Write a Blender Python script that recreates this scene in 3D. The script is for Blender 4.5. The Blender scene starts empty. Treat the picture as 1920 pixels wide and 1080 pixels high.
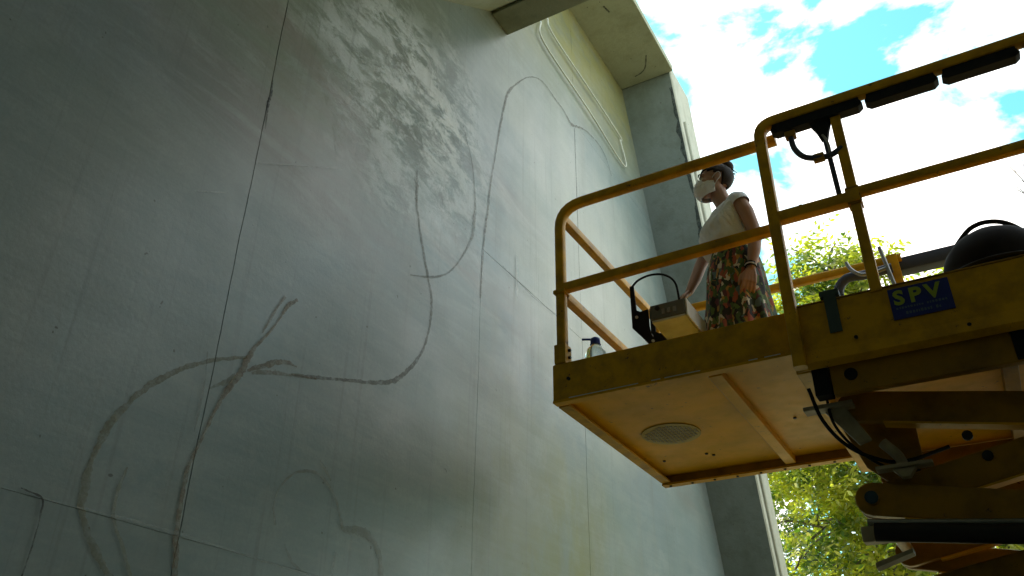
import bpy, bmesh, math, random
from math import sin, cos, pi, radians, sqrt
from mathutils import Vector, Matrix, noise
import numpy as np
random.seed(7)
SC = bpy.context.scene
COL = SC.collection

# ------------------------------------------------------------------ camera
cam_d = bpy.data.cameras.new('camera')
cam = bpy.data.objects.new('camera', cam_d); COL.objects.link(cam)
PITCH, AZ, ROLL = radians(30.1), radians(29.96), radians(0.588)
h = Vector((-sin(AZ), cos(AZ), 0)); r0 = Vector((cos(AZ), sin(AZ), 0)); uz = Vector((0, 0, 1))
fw = h*cos(PITCH) + uz*sin(PITCH); up = -h*sin(PITCH) + uz*cos(PITCH)
rr = r0*cos(ROLL) + up*sin(ROLL); uu = -r0*sin(ROLL) + up*cos(ROLL)
cam.matrix_world = Matrix((rr, uu, -fw)).transposed().to_4x4()
cam_d.sensor_width = 36; cam_d.lens = 36*1585/1920
cam_d.clip_start = 0.05; cam_d.clip_end = 2000
SC.camera = cam

# ------------------------------------------------------------------ light
SKYX = 2.1
SUN_EL, SUN_AZ = radians(50), radians(-70)      # azimuth measured from +Y towards +X
wd = bpy.data.worlds.new('World'); SC.world = wd; wd.use_nodes = True
nt = wd.node_tree; N = nt.nodes; L = nt.links; N.clear()
out = N.new('ShaderNodeOutputWorld'); bg = N.new('ShaderNodeBackground')
sky = N.new('ShaderNodeTexSky'); sky.sky_type = 'NISHITA'; sky.sun_disc = False
sky.sun_elevation = SUN_EL; sky.sun_rotation = SUN_AZ
tc = N.new('ShaderNodeTexCoord'); mp = N.new('ShaderNodeMapping')
mp.inputs['Scale'].default_value = (1, 1, 1.7)
mp.inputs['Location'].default_value = (SKYX, 0.2, 0.1)
n1 = N.new('ShaderNodeTexNoise'); n1.inputs['Scale'].default_value = 6.5
n1.inputs['Detail'].default_value = 7; n1.inputs['Roughness'].default_value = 0.55; n1.inputs['Distortion'].default_value = 0.25
cr = N.new('ShaderNodeValToRGB'); cr.color_ramp.elements[0].position = 0.435; cr.color_ramp.elements[1].position = 0.565
tint = N.new('ShaderNodeMixRGB'); tint.blend_type = 'MULTIPLY'; tint.inputs[0].default_value = 1
tint.inputs[2].default_value = (0.80, 1.75, 1.30, 1)
mx = N.new('ShaderNodeMixRGB'); mx.inputs[2].default_value = (12.6, 12.0, 11.4, 1)
L.new(tc.outputs['Generated'], mp.inputs[0]); L.new(mp.outputs[0], n1.inputs['Vector'])
L.new(n1.outputs['Fac'], cr.inputs[0]); L.new(cr.outputs[0], mx.inputs[0])
L.new(sky.outputs[0], tint.inputs[1]); L.new(tint.outputs[0], mx.inputs[1])
L.new(mx.outputs[0], bg.inputs[0]); L.new(bg.outputs[0], out.inputs[0])
bg.inputs[1].default_value = 0.12
sd = bpy.data.lights.new('sun', 'SUN'); sd.energy = 4.2; sd.angle = radians(0.53); sd.color = (1, 0.93, 0.82)
so = bpy.data.objects.new('sun', sd); COL.objects.link(so)
sv = Vector((sin(SUN_AZ)*cos(SUN_EL), cos(SUN_AZ)*cos(SUN_EL), sin(SUN_EL)))
so.rotation_euler = sv.to_track_quat('Z', 'Y').to_euler(); so.location = sv*60
VS = SC.view_settings; VS.view_transform = 'Standard'; VS.look = 'None'; VS.gamma = 1; VS.use_curve_mapping = False
VS.exposure = 1.1

# ------------------------------------------------------------------ helpers
def tag(o, label=None, cat=None, group=None, kind=None):
    if label: o['label'] = label
    if cat: o['category'] = cat
    if group: o['group'] = group
    if kind: o['kind'] = kind
    return o
def empty(name, loc, label, cat, group=None):
    o = bpy.data.objects.new(name, None); COL.objects.link(o); o.location = loc
    o.empty_display_size = 0.2
    return tag(o, label, cat, group)
def rootloc(p):
    v = Vector((0, 0, 0))
    while p is not None: v = v + p.location; p = p.parent
    return v
def link(name, me, mat, parent=None, origin=None, smooth=True, kind=None, label=None):
    """mesh in world coordinates -> one object whose origin sits at its root (or at origin)"""
    base = Vector(origin) if origin is not None else rootloc(parent)
    me.transform(Matrix.Translation(-base))
    if smooth: me.shade_smooth()
    for m in (mat if isinstance(mat, (list, tuple)) else [mat]): me.materials.append(m)
    o = bpy.data.objects.new(name, me); COL.objects.link(o)
    if parent is not None:
        o.parent = parent; o.location = base - rootloc(parent)
    else: o.location = base
    if kind: o['kind'] = kind
    if label: o['label'] = label
    return o
class MB:
    def __init__(s): s.v = []; s.f = []
    def add(s, V, F):
        b = len(s.v); s.v += [tuple(p) for p in V]; s.f += [tuple(i+b for i in f) for f in F]; return s
    def box(s, x0, x1, y0, y1, z0, z1, M=None, b=0.0):
        if b <= 0:
            V = [Vector((x, y, z)) for x in (x0, x1) for y in (y0, y1) for z in (z0, z1)]
            F = [(0,1,3,2),(4,6,7,5),(0,4,5,1),(2,3,7,6),(0,2,6,4),(1,5,7,3)]
        else:
            bm = bmesh.new(); bmesh.ops.create_cube(bm, size=1)
            for q in bm.verts: q.co = Vector(((x0+x1)/2+q.co.x*(x1-x0), (y0+y1)/2+q.co.y*(y1-y0), (z0+z1)/2+q.co.z*(z1-z0)))
            bmesh.ops.bevel(bm, geom=bm.edges[:], offset=b, segments=2, affect='EDGES', profile=0.5)
            bm.verts.index_update(); V = [q.co.copy() for q in bm.verts]; F = [tuple(q.index for q in f.verts) for f in bm.faces]; bm.free()
        if M: V = [M @ p for p in V]
        return s.add(V, F)
    def tube(s, pts, r, n=12, cap=True, square=0.0, closed=False):
        pts = [Vector(p) for p in pts]; R = r if isinstance(r, (list, tuple)) else [r]*len(pts)
        m = len(pts); V = []; F = []
        prev = None
        for i, p in enumerate(pts):
            a = pts[(i-1) % m] if (closed or i > 0) else pts[i]; c = pts[(i+1) % m] if (closed or i < m-1) else pts[i]
            t = (c-a).normalized()
            if prev is None:
                ref = Vector((0, 0, 1)) if abs(t.z) < 0.9 else Vector((0, 1, 0))
                u = (ref - t*ref.dot(t)).normalized()
            else:
                u = (prev - t*prev.dot(t)).normalized()
            w = t.cross(u); prev = u
            for k in range(n):
                an = 2*pi*(k+0.5)/n; ca, sa = cos(an), sin(an)
                if square:
                    e = 2/(2+6*square); q = 1.0
                    ca = math.copysign(abs(ca)**e, ca); sa = math.copysign(abs(sa)**e, sa)
                V.append(p + (u*ca + w*sa)*R[i])
        for i in range(m if closed else m-1):
            j = (i+1) % m
            for k in range(n): F.append((i*n+k, i*n+(k+1) % n, j*n+(k+1) % n, j*n+k))
        if cap and not closed:
            F.append(tuple(range(n-1, -1, -1))); F.append(tuple((m-1)*n+k for k in range(n)))
        return s.add(V, F)
    def ell(s, c, r, n=16, m=10, M=None):
        V = []; F = []; c = Vector(c)
        for i in range(m+1):
            th = pi*i/m
            for k in range(n):
                a = 2*pi*k/n; p = Vector((r[0]*sin(th)*cos(a), r[1]*sin(th)*sin(a), r[2]*cos(th)))
                V.append(c + (M @ p if M else p))
        for i in range(m):
            for k in range(n): F.append((i*n+k, (i+1)*n+k, (i+1)*n+(k+1) % n, i*n+(k+1) % n))
        return s.add(V, F)
    def prism(s, poly, axis, a0, a1):
        """poly of 2-tuples extruded along axis ('x','y','z')"""
        n = len(poly)
        def P(p, a): return {'x': (a, p[0], p[1]), 'y': (p[0], a, p[1]), 'z': (p[0], p[1], a)}[axis]
        V = [P(p, a0) for p in poly] + [P(p, a1) for p in poly]
        F = [tuple(range(n)), tuple(range(2*n-1, n-1, -1))] + [(i, (i+1) % n, n+(i+1) % n, n+i) for i in range(n)]
        return s.add(V, F)
    def mesh(s, name='m'):
        me = bpy.data.meshes.new(name); me.from_pydata([tuple(p) for p in s.v], [], s.f)
        bm = bmesh.new(); bm.from_mesh(me); bmesh.ops.recalc_face_normals(bm, faces=bm.faces[:]); bm.to_mesh(me); bm.free()
        return me
    def build(s, name, mat, parent=None, smooth=False, bevel=0, **k):
        o = link(name, s.mesh(name), mat, parent, smooth=smooth, **k)
        if bevel:
            b = o.modifiers.new('bevel', 'BEVEL'); b.width = bevel; b.segments = 2; b.limit_method = 'ANGLE'; b.angle_limit = radians(35)
            b.harden_normals = False
        return o
def smooth_angle(o, deg=40):
    me = o.data; me.shade_smooth()
    try:
        me.set_sharp_from_angle(angle=radians(deg))
    except Exception: pass
    return o
def fillet(pts, r, n=6):
    """round the inner corners of a polyline"""
    P = [Vector(p) for p in pts]; o = [P[0]]
    for i in range(1, len(P)-1):
        a = (P[i-1]-P[i]); b = (P[i+1]-P[i]); ra = min(r, a.length*0.49, b.length*0.49)
        a = P[i]+a.normalized()*ra; b = P[i]+b.normalized()*ra
        for k in range(n+1):
            t = k/n; o.append(a*(1-t)**2 + P[i]*2*t*(1-t) + b*t*t)
    o.append(P[-1]); return o
def spline(pts, n=8):
    P = [Vector(p) for p in pts]; P = [2*P[0]-P[1]] + P + [2*P[-1]-P[-2]]; o = []
    for i in range(1, len(P)-2):
        for k in range(n):
            t = k/n; a, b, c, d = P[i-1], P[i], P[i+1], P[i+2]
            o.append(0.5*((2*b) + (c-a)*t + (2*a-5*b+4*c-d)*t*t + (3*b-a-3*c+d)*t**3))
    o.append(P[-2]); return o

# ------------------------------------------------------------------ materials
class NT:
    def __init__(s, name):
        s.m = bpy.data.materials.new(name); s.m.use_nodes = True; s.t = s.m.node_tree
        s.b = s.t.nodes['Principled BSDF']; s.o = s.t.nodes['Material Output']
        g = s.t.nodes.new('ShaderNodeNewGeometry'); s.pos = g.outputs['Position']; s.geo = g
    def n(s, t, **k):
        q = s.t.nodes.new(t)
        for a, v in k.items():
            if a.startswith('i_'):
                q.inputs[a[2:].replace('_', ' ')].default_value = v
            else: setattr(q, a, v)
        return q
    def l(s, a, b): s.t.links.new(a, b)
    def map(s, scale=(1, 1, 1), loc=(0, 0, 0), src=None):
        q = s.n('ShaderNodeMapping'); q.inputs['Scale'].default_value = scale; q.inputs['Location'].default_value = loc
        s.l(src or s.pos, q.inputs[0]); return q.outputs[0]
    def noise(s, scale, detail=4, rough=0.5, vec=None, dist=0.0):
        q = s.n('ShaderNodeTexNoise'); q.inputs['Scale'].default_value = scale; q.inputs['Detail'].default_value = detail
        q.inputs['Roughness'].default_value = rough; q.inputs['Distortion'].default_value = dist
        s.l(vec or s.pos, q.inputs['Vector']); return q.outputs['Fac']
    def ramp(s, fac, lo, hi, c0=(0, 0, 0, 1), c1=(1, 1, 1, 1)):
        q = s.n('ShaderNodeValToRGB'); e = q.color_ramp.elements
        e[0].position = lo; e[1].position = hi; e[0].color = c0; e[1].color = c1
        s.l(fac, q.inputs[0]); return q.outputs[0]
    def mix(s, fac, a, b, mode='MIX'):
        q = s.n('ShaderNodeMixRGB', blend_type=mode)
        for i, v in ((0, fac), (1, a), (2, b)):
            if isinstance(v, (int, float)): q.inputs[i].default_value = v
            elif isinstance(v, tuple): q.inputs[i].default_value = v if len(v) == 4 else v + (1,)
            else: s.l(v, q.inputs[i])
        return q.outputs[0]
    def math(s, op, a, b=0.0):
        q = s.n('ShaderNodeMath', operation=op)
        for i, v in ((0, a), (1, b)):
            if isinstance(v, (int, float)): q.inputs[i].default_value = v
            else: s.l(v, q.inputs[i])
        return q.outputs[0]
    def bump(s, hgt, strength=0.3, dist=0.01, normal=None):
        q = s.n('ShaderNodeBump'); q.inputs['Strength'].default_value = strength; q.inputs['Distance'].default_value = dist
        s.l(hgt, q.inputs['Height'])
        if normal is not None: s.l(normal, q.inputs['Normal'])
        return q.outputs[0]
    def fin(s, col=None, rough=None, normal=None, metal=0.0, spec=None):
        for v, k in ((col, 'Base Color'), (rough, 'Roughness')):
            if v is None: continue
            if isinstance(v, (int, float)): s.b.inputs[k].default_value = v
            elif isinstance(v, tuple): s.b.inputs[k].default_value = v if len(v) == 4 else v+(1,)
            else: s.l(v, s.b.inputs[k])
        if normal is not None: s.l(normal, s.b.inputs['Normal'])
        s.b.inputs['Metallic'].default_value = metal
        if spec is not None: s.b.inputs['Specular IOR Level'].default_value = spec
        return s.m
def paint(name, col, rough=0.4, dirt=(0.1, 0.07, 0.04), amount=0.5, metal=0.0, scale=9.0, bump=0.06, chips=None):
    m = NT(name)
    d = m.ramp(m.noise(scale, 6, 0.62), 0.42, 0.72)
    d = m.math('MULTIPLY', d, amount)
    c = m.mix(d, col, dirt)
    v = m.noise(2.1, 3, 0.5); c = m.mix(m.ramp(v, 0.3, 0.75), c, m.mix(0.25, c, (0.02, 0.02, 0.02)))
    if chips:
        k = m.ramp(m.noise(16, 9, 0.78), 0.625, 0.65); c = m.mix(k, c, chips)
    ro = m.math('ADD', m.math('MULTIPLY', m.noise(14, 4), 0.25), rough-0.1)
    return m.fin(c, ro, m.bump(m.noise(60, 3), bump, 0.004), metal, spec=0.22)
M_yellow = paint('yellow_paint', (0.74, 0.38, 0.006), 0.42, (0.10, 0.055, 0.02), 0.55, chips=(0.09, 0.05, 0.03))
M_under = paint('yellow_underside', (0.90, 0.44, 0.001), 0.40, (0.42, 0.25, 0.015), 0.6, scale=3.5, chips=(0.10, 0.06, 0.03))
M_arm = paint('yellow_paint_shaded', (0.42, 0.21, 0.012), 0.42, (0.06, 0.035, 0.02), 0.7, scale=5, chips=(0.06, 0.04, 0.03))  # the lift's yellow paint again, darkened for parts in shade
M_pale = paint('worn_pale_steel', (0.42, 0.35, 0.24), 0.45, (0.12, 0.08, 0.05), 0.5)
M_black = paint('black_rubber', (0.008, 0.008, 0.011), 0.7, (0.018, 0.018, 0.018), 0.5)
M_navy = paint('black_plastic_guard', (0.009, 0.010, 0.018), 0.7, (0.02, 0.02, 0.022), 0.4)
M_steel = paint('scuffed_steel', (0.33, 0.34, 0.36), 0.38, (0.12, 0.10, 0.08), 0.5, metal=0.75)
M_greybox = paint('grey_painted_case', (0.17, 0.18, 0.18), 0.45, (0.09, 0.09, 0.09), 0.4)
M_palebox = paint('pale_case_panel', (0.78, 0.86, 0.92), 0.4, (0.2, 0.2, 0.19), 0.3)
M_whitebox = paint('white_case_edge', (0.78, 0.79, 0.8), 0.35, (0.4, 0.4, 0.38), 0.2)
M_bluegrey = paint('faded_blue_grey_tape', (0.07, 0.10, 0.11), 0.6, (0.04, 0.05, 0.05), 0.4)
M_signblue = paint('sign_blue', (0.022, 0.035, 0.27), 0.4, (0.03, 0.04, 0.15), 0.3)
M_signyel = paint('sign_yellow', (0.42, 0.50, 0.06), 0.45, (0.2, 0.24, 0.1), 0.4)
M_signpale = paint('sign_small_print', (0.12, 0.17, 0.26), 0.45, (0.05, 0.06, 0.2), 0.3)
M_bluecap = paint('dark_blue_plastic', (0.03, 0.06, 0.42), 0.35, (0.02, 0.03, 0.1), 0.2)
M_rope = paint('white_cord', (0.75, 0.76, 0.70), 0.8, (0.5, 0.5, 0.42), 0.3)
M_pin = paint('dark_steel_pin', (0.03, 0.03, 0.035), 0.5, (0.06, 0.04, 0.03), 0.4, metal=0.5)
M_bluepin = paint('blue_grey_pin', (0.03, 0.06, 0.10), 0.5, (0.02, 0.03, 0.03), 0.4)
M_hose = paint('blue_grey_hose', (0.06, 0.07, 0.12), 0.5, (0.04, 0.04, 0.05), 0.3)

# concrete wall: streaks run along the wall (the Y direction), flaky plaster and painted glints high up, moss and painted shade low down
def wall_mat():
    m = NT('streaked_concrete')
    sep = m.n('ShaderNodeSeparateXYZ'); m.l(m.pos, sep.inputs[0]); Y, Z = sep.outputs['Y'], sep.outputs['Z']
    base = m.mix(m.noise(0.7, 3), (0.18, 0.25, 0.265), (0.24, 0.30, 0.30))
    base = m.mix(m.math('MULTIPLY', m.ramp(m.math('SUBTRACT', m.math('ADD', m.math('SUBTRACT', Z, m.math('MULTIPLY', Y, 0.95)), m.math('MULTIPLY', m.noise(0.9, 4), 0.8)), 0.1), 0.0, 1.3), 0.85), base, (0.225, 0.25, 0.17))
    st = m.noise(1.0, 8, 0.62, m.map((1, 0.62, 2.1)), 0.5)
    zone = m.math('ADD', m.math('MULTIPLY', m.ramp(m.math('ADD', m.math('ABSOLUTE', m.math('SUBTRACT', Z, 3.0)), m.math('MULTIPLY', m.math('SUBTRACT', m.noise(0.8, 3), 0.5), 1.6)), 0.45, 1.5, (1, 1, 1, 1), (0, 0, 0, 1)), 0.6), 0.12)
    c = m.mix(m.math('MULTIPLY', zone, m.ramp(st, 0.46, 0.64)), base, (0.25, 0.205, 0.175))
    st2 = m.noise(1.0, 8, 0.68, m.map((1, 0.8, 3.0), (3, 9, 2)), 0.6)
    c = m.mix(m.math('MULTIPLY', zone, m.math('MULTIPLY', m.ramp(st2, 0.50, 0.66), 0.6)), c, (0.62, 0.65, 0.65))
    blue = m.ramp(m.noise(0.45, 2, 0.5, m.map((1, 1, 1), (5, 5, 5))), 0.45, 0.65)
    c = m.mix(m.math('MULTIPLY', blue, 0.5), c, (0.21, 0.275, 0.345))
    # flaking zone mask centred (Y 3.4, Z 3.6)
    def blob(cy, cz, ry, rz, edge=0.4):
        a = m.math('DIVIDE', m.math('SUBTRACT', Y, cy), ry); b = m.math('DIVIDE', m.math('SUBTRACT', Z, cz), rz)
        d = m.math('SQRT', m.math('ADD', m.math('MULTIPLY', a, a), m.math('MULTIPLY', b, b)))
        d = m.math('ADD', d, m.math('MULTIPLY', m.math('SUBTRACT', m.noise(2.3, 4), 0.5), 0.9))
        return m.ramp(d, 1-edge, 1+edge*0.3, (1, 1, 1, 1), (0, 0, 0, 1))
    flake_glint = blob(3.0, 3.5, 1.1, 0.9, 0.8)
    fn = m.noise(3.0, 11, 0.76, m.map((1, 1.25, 2.5)), 0.3)
    c = m.mix(m.math('MULTIPLY', flake_glint, m.math('MULTIPLY', m.ramp(fn, 0.46, 0.55), 0.95)), c, (0.84, 0.85, 0.86))  # silvery glints painted white over the flaking plaster
    c = m.mix(m.math('MULTIPLY', flake_glint, m.math('MULTIPLY', m.ramp(fn, 0.38, 0.47, (1, 1, 1, 1), (0, 0, 0, 1)), 0.5)), c, (0.16, 0.14, 0.13))
    # smooth paler area right of the second joint, between the two upper joints
    pale = blob(5.4, 3.5, 1.75, 1.75, 0.7)
    c = m.mix(m.math('MULTIPLY', pale, 0.75), c, (0.53, 0.545, 0.485))
    # moss and stains, with shade painted into the lower wall
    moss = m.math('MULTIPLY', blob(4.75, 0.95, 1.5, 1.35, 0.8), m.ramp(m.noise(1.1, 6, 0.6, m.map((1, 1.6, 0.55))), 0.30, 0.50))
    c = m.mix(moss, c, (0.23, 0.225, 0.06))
    top = m.math('MULTIPLY', blob(5.7, 6.45, 1.6, 0.75, 0.6), m.ramp(m.noise(2.2, 5, 0.6), 0.3, 0.6))
    c = m.mix(m.math('MULTIPLY', m.math('MULTIPLY', m.ramp(Z, 0.0, 1.0), m.ramp(m.math('SUBTRACT', m.math('ADD', Z, m.math('MULTIPLY', m.noise(1.4, 5), 0.8)), 5.5), 0.0, 0.8)), 0.9), c, (0.30, 0.275, 0.10))
    rough_top = m.math('MULTIPLY', m.ramp(m.math('SUBTRACT', Z, 4.95), 0.0, 0.3), m.ramp(m.noise(2.6, 8, 0.7, m.map((1, 1, 2.5))), 0.5, 0.6))
    c = m.mix(m.math('MULTIPLY', rough_top, 0.65), c, (0.20, 0.22, 0.17))
    top2 = blob(3.1, 5.35, 1.7, 0.75, 0.6)
    c = m.mix(m.math('MULTIPLY', top2, 0.6), c, (0.28, 0.27, 0.16))
    low = m.math('MULTIPLY', m.ramp(m.math('DIVIDE', m.math('ADD', Z, m.math('MULTIPLY', m.noise(1.2, 4), 1.0)), 3.2), 0.3, 0.95, (1, 1, 1, 1), (0, 0, 0, 1)), m.ramp(m.noise(0.9, 7, 0.65, m.map((1, 1.5, 0.8), (8, 1, 3))), 0.22, 0.46))  # shade near the wall's foot, painted into the colour
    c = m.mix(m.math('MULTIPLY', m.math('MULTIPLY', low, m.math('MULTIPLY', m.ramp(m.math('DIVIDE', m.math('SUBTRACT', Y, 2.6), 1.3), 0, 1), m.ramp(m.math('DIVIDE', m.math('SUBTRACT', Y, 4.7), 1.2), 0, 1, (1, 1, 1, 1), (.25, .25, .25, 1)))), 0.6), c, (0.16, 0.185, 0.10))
    # vertical run-off
    run = m.noise(1.0, 6, 0.6, m.map((1, 3.6, 0.22), (0, 2, 4)), 0.3)
    c = m.mix(m.math('MULTIPLY', m.ramp(run, 0.55, 0.72), 0.35), c, (0.24, 0.25, 0.22))
    brush = m.noise(1.0, 6, 0.7, m.map((1, 1.6, 26)))
    c = m.mix(m.math('MULTIPLY', m.ramp(brush, 0.42, 0.68), 0.12), c, (0.50, 0.52, 0.51))
    drip = m.noise(1.0, 5, 0.6, m.map((1, 34, 0.7)))
    c = m.mix(m.math('MULTIPLY', m.ramp(drip, 0.58, 0.70), 0.28), c, (0.13, 0.135, 0.12))
    patchy = m.noise(4.5, 8, 0.72)
    c = m.mix(m.math('MULTIPLY', m.ramp(patchy, 0.50, 0.60), 0.12), c, (0.46, 0.47, 0.45))
    pit = m.ramp(m.noise(26, 2, 0.5), 0.765, 0.785); c = m.mix(m.math('MULTIPLY', pit, 0.8), c, (0.06, 0.06, 0.05))
    hgt = m.math('ADD', m.math('MULTIPLY', m.noise(1, 3, 0.45, m.map((1, 0.8, 2.2))), 0.8), m.math('MULTIPLY', m.math('MULTIPLY', fn, m.math('ADD', flake_glint, 0.0)), 3.0))
    nb = m.bump(hgt, 0.4, 0.03)
    nb = m.bump(m.noise(38, 6, 0.7), 0.16, 0.006, nb)
    c = m.mix(m.math('MULTIPLY', m.ramp(m.noise(70, 4, 0.7), 0.35, 0.7), 0.18), c, (0.12, 0.12, 0.11))
    ro = m.math('SUBTRACT', m.math('ADD', m.math('MULTIPLY', m.noise(3, 5), 0.30), 0.22), m.math('MULTIPLY', flake_glint, 0.12))
    return m.fin(c, ro, nb, spec=0.55)
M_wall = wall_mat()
def concrete(name, a, b, stain, ro=0.75):
    m = NT(name)
    c = m.mix(m.noise(1.3, 5, 0.6), a, b)
    c = m.mix(m.math('MULTIPLY', m.ramp(m.noise(2.2, 7, 0.65, m.map((1, 1, 0.4))), 0.5, 0.7), 0.6), c, stain)
    c = m.mix(m.math('MULTIPLY', m.ramp(m.noise(6, 9, 0.75), 0.48, 0.66), 0.5), c, stain)
    c = m.mix(m.ramp(m.noise(30, 2), 0.74, 0.78), c, (0.1, 0.1, 0.08))
    return m.fin(c, ro, m.bump(m.noise(22, 7, 0.65), 0.35, 0.012))
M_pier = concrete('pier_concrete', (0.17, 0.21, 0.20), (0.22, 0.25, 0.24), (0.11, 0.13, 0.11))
M_pierlit = concrete('lit_pier_side', (0.45, 0.46, 0.40), (0.55, 0.55, 0.48), (0.3, 0.3, 0.24))  # pier concrete made paler where its outer side catches light
M_soffit = concrete('soffit_concrete', (0.33, 0.35, 0.26), (0.38, 0.39, 0.30), (0.24, 0.25, 0.16))
M_beam = concrete('beam_concrete', (0.20, 0.215, 0.15), (0.25, 0.265, 0.19), (0.14, 0.15, 0.09))
M_joint = concrete('dark_joint_mortar', (0.12, 0.13, 0.12), (0.16, 0.17, 0.15), (0.07, 0.07, 0.07))
def stroke_mat(name, col, alpha, scale=30, hard=True):
    m = NT(name)
    m.fin(m.mix(m.noise(9, 4), col, tuple(x*0.65 for x in col)), 0.6)
    tr = m.n('ShaderNodeBsdfTransparent'); ms = m.n('ShaderNodeMixShader')
    f = m.ramp(m.noise(scale, 7, 0.78), 0.36, 0.56)
    f = m.math('MULTIPLY', m.math('ADD', m.math('MULTIPLY', f, 0.75), 0.25), alpha)
    m.l(f, ms.inputs[0]); m.l(tr.outputs[0], ms.inputs[1]); m.l(m.b.outputs[0], ms.inputs[2]); m.l(ms.outputs[0], m.o.inputs[0])
    return m.m
STROKE_COL = {'brown': (0.25, 0.175, 0.09), 'olive': (0.25, 0.21, 0.09), 'grey': (0.185, 0.17, 0.14), 'crack': (0.03, 0.032, 0.03), 'white': (0.68, 0.72, 0.74)}
def ground_mat():
    m = NT('dry_ground')
    c = m.mix(m.noise(0.35, 6, 0.6), (0.48, 0.39, 0.25), (0.38, 0.32, 0.18))
    c = m.mix(m.ramp(m.noise(1.6, 7, 0.7), 0.45, 0.6), c, (0.09, 0.13, 0.04))
    return m.fin(c, 0.95, m.bump(m.noise(9, 8, 0.7), 0.6, 0.05))
M_ground = ground_mat()
def leaf_mat(name, a, b, c3):
    m = NT(name)
    rnd = m.geo.outputs['Random Per Island']
    cl = m.ramp(m.noise(2.4, 3, 0.5), 0.43, 0.57); c = m.mix(cl, a, b); c = m.mix(m.math('MULTIPLY', m.ramp(rnd, 0.6, 1.0), 0.7), c, c3)
    m.fin(c, 0.33)
    tl = m.n('ShaderNodeBsdfTranslucent'); m.l(m.mix(1.0, c, (1.0, 1.25, 0.45), 'MULTIPLY'), tl.inputs[0])
    ms = m.n('ShaderNodeMixShader'); ms.inputs[0].default_value = 0.5
    m.l(m.b.outputs[0], ms.inputs[1]); m.l(tl.outputs[0], ms.inputs[2]); m.l(ms.outputs[0], m.o.inputs[0])
    return m.m
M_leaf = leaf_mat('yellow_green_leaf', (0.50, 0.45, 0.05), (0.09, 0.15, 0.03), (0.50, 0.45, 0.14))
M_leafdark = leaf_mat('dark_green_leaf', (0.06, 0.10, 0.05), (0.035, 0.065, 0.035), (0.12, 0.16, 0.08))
M_bark = concrete('bark', (0.10, 0.085, 0.065), (0.16, 0.14, 0.11), (0.06, 0.05, 0.04), 0.9)

# ------------------------------------------------------------------ ground
GZ = -1.6
g = MB().add([(-300, -300, GZ), (300, -300, GZ), (300, 300, GZ), (-300, 300, GZ)], [(0, 1, 2, 3)])
tag(g.build('ground', M_ground), kind='structure')

# ------------------------------------------------------------------ wall with its frame
WX = -2.4
wall = empty('concrete_wall', (WX, 3.0, GZ), 'tall streaked grey concrete wall with sketched brush lines, deep side pier and overhanging slab', 'wall')
def corner_y(z): return 6.51 + (6.45-z)*0.3814          # the inner corner leans away as it goes down
YJ = [-5.4, -3.4, -1.55, 0.15, 1.94, 3.78, 5.235, None]
ZJ = [GZ, 0.69, 2.88, 5.03, 6.45]
core = MB().prism([(-5.4, GZ), (corner_y(GZ), GZ), (corner_y(6.45), 6.45), (-5.4, 6.45)], 'x', WX-0.449, WX-0.006)
core.build('wall_core', M_joint, wall)
def jag(a, b, seed, amp):
    n = max(2, int((Vector(b)-Vector(a)).length/0.07)); o = []
    dx, dz = b[0]-a[0], b[1]-a[1]; ln = math.hypot(dx, dz); nx, nz = -dz/ln, dx/ln
    for i in range(n):
        t = i/n; k = 0 if i == 0 else amp*(noise.noise(Vector((t*ln*2.3, seed, 0)))*1.6 + noise.noise(Vector((t*ln*14, seed, 5)))*0.6)
        o.append((a[0]+dx*t+nx*k, a[1]+dz*t+nz*k))
    return o
for i in range(len(YJ)-1):
    for j in range(len(ZJ)-1):
        y0, z0, z1 = YJ[i], ZJ[j], ZJ[j+1]
        merged = j >= 2 and i == 5
        if merged: continue            # one wide panel spans both columns in the two upper rows
        g_ = 0.0006 if i not in (4, 5) else 0.0028
        ya = y0+g_; nx_ = YJ[i+2] if (j >= 2 and i == 4) else YJ[i+1]; yb0 = (nx_-g_) if nx_ is not None else corner_y(z0); yb1 = (nx_-g_) if nx_ is not None else corner_y(z1)
        hz = 0.0006
        A, B, C_, D_ = (ya, z0+hz), (yb0, z0+hz), (yb1, z1-hz), (ya, z1-hz)
        poly = jag(A, B, j*3.1, 0.0016)
        poly += jag(B, C_, (i+1)*7.7+j, 0.005) if YJ[i+1] is not None else [B]
        poly += [(p[0], p[1]) for p in reversed(jag(D_, C_, (j+1)*3.1, 0.0016)[1:] + [C_])]
        left = jag(A, D_, i*7.7+j, 0.005)
        poly += [D_] + list(reversed(left[1:]))
        off = random.uniform(-0.0012, 0.0012)
        MB().prism(poly, 'x', WX-0.006, WX+off).build('wall_panel', M_wall, wall)

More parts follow.
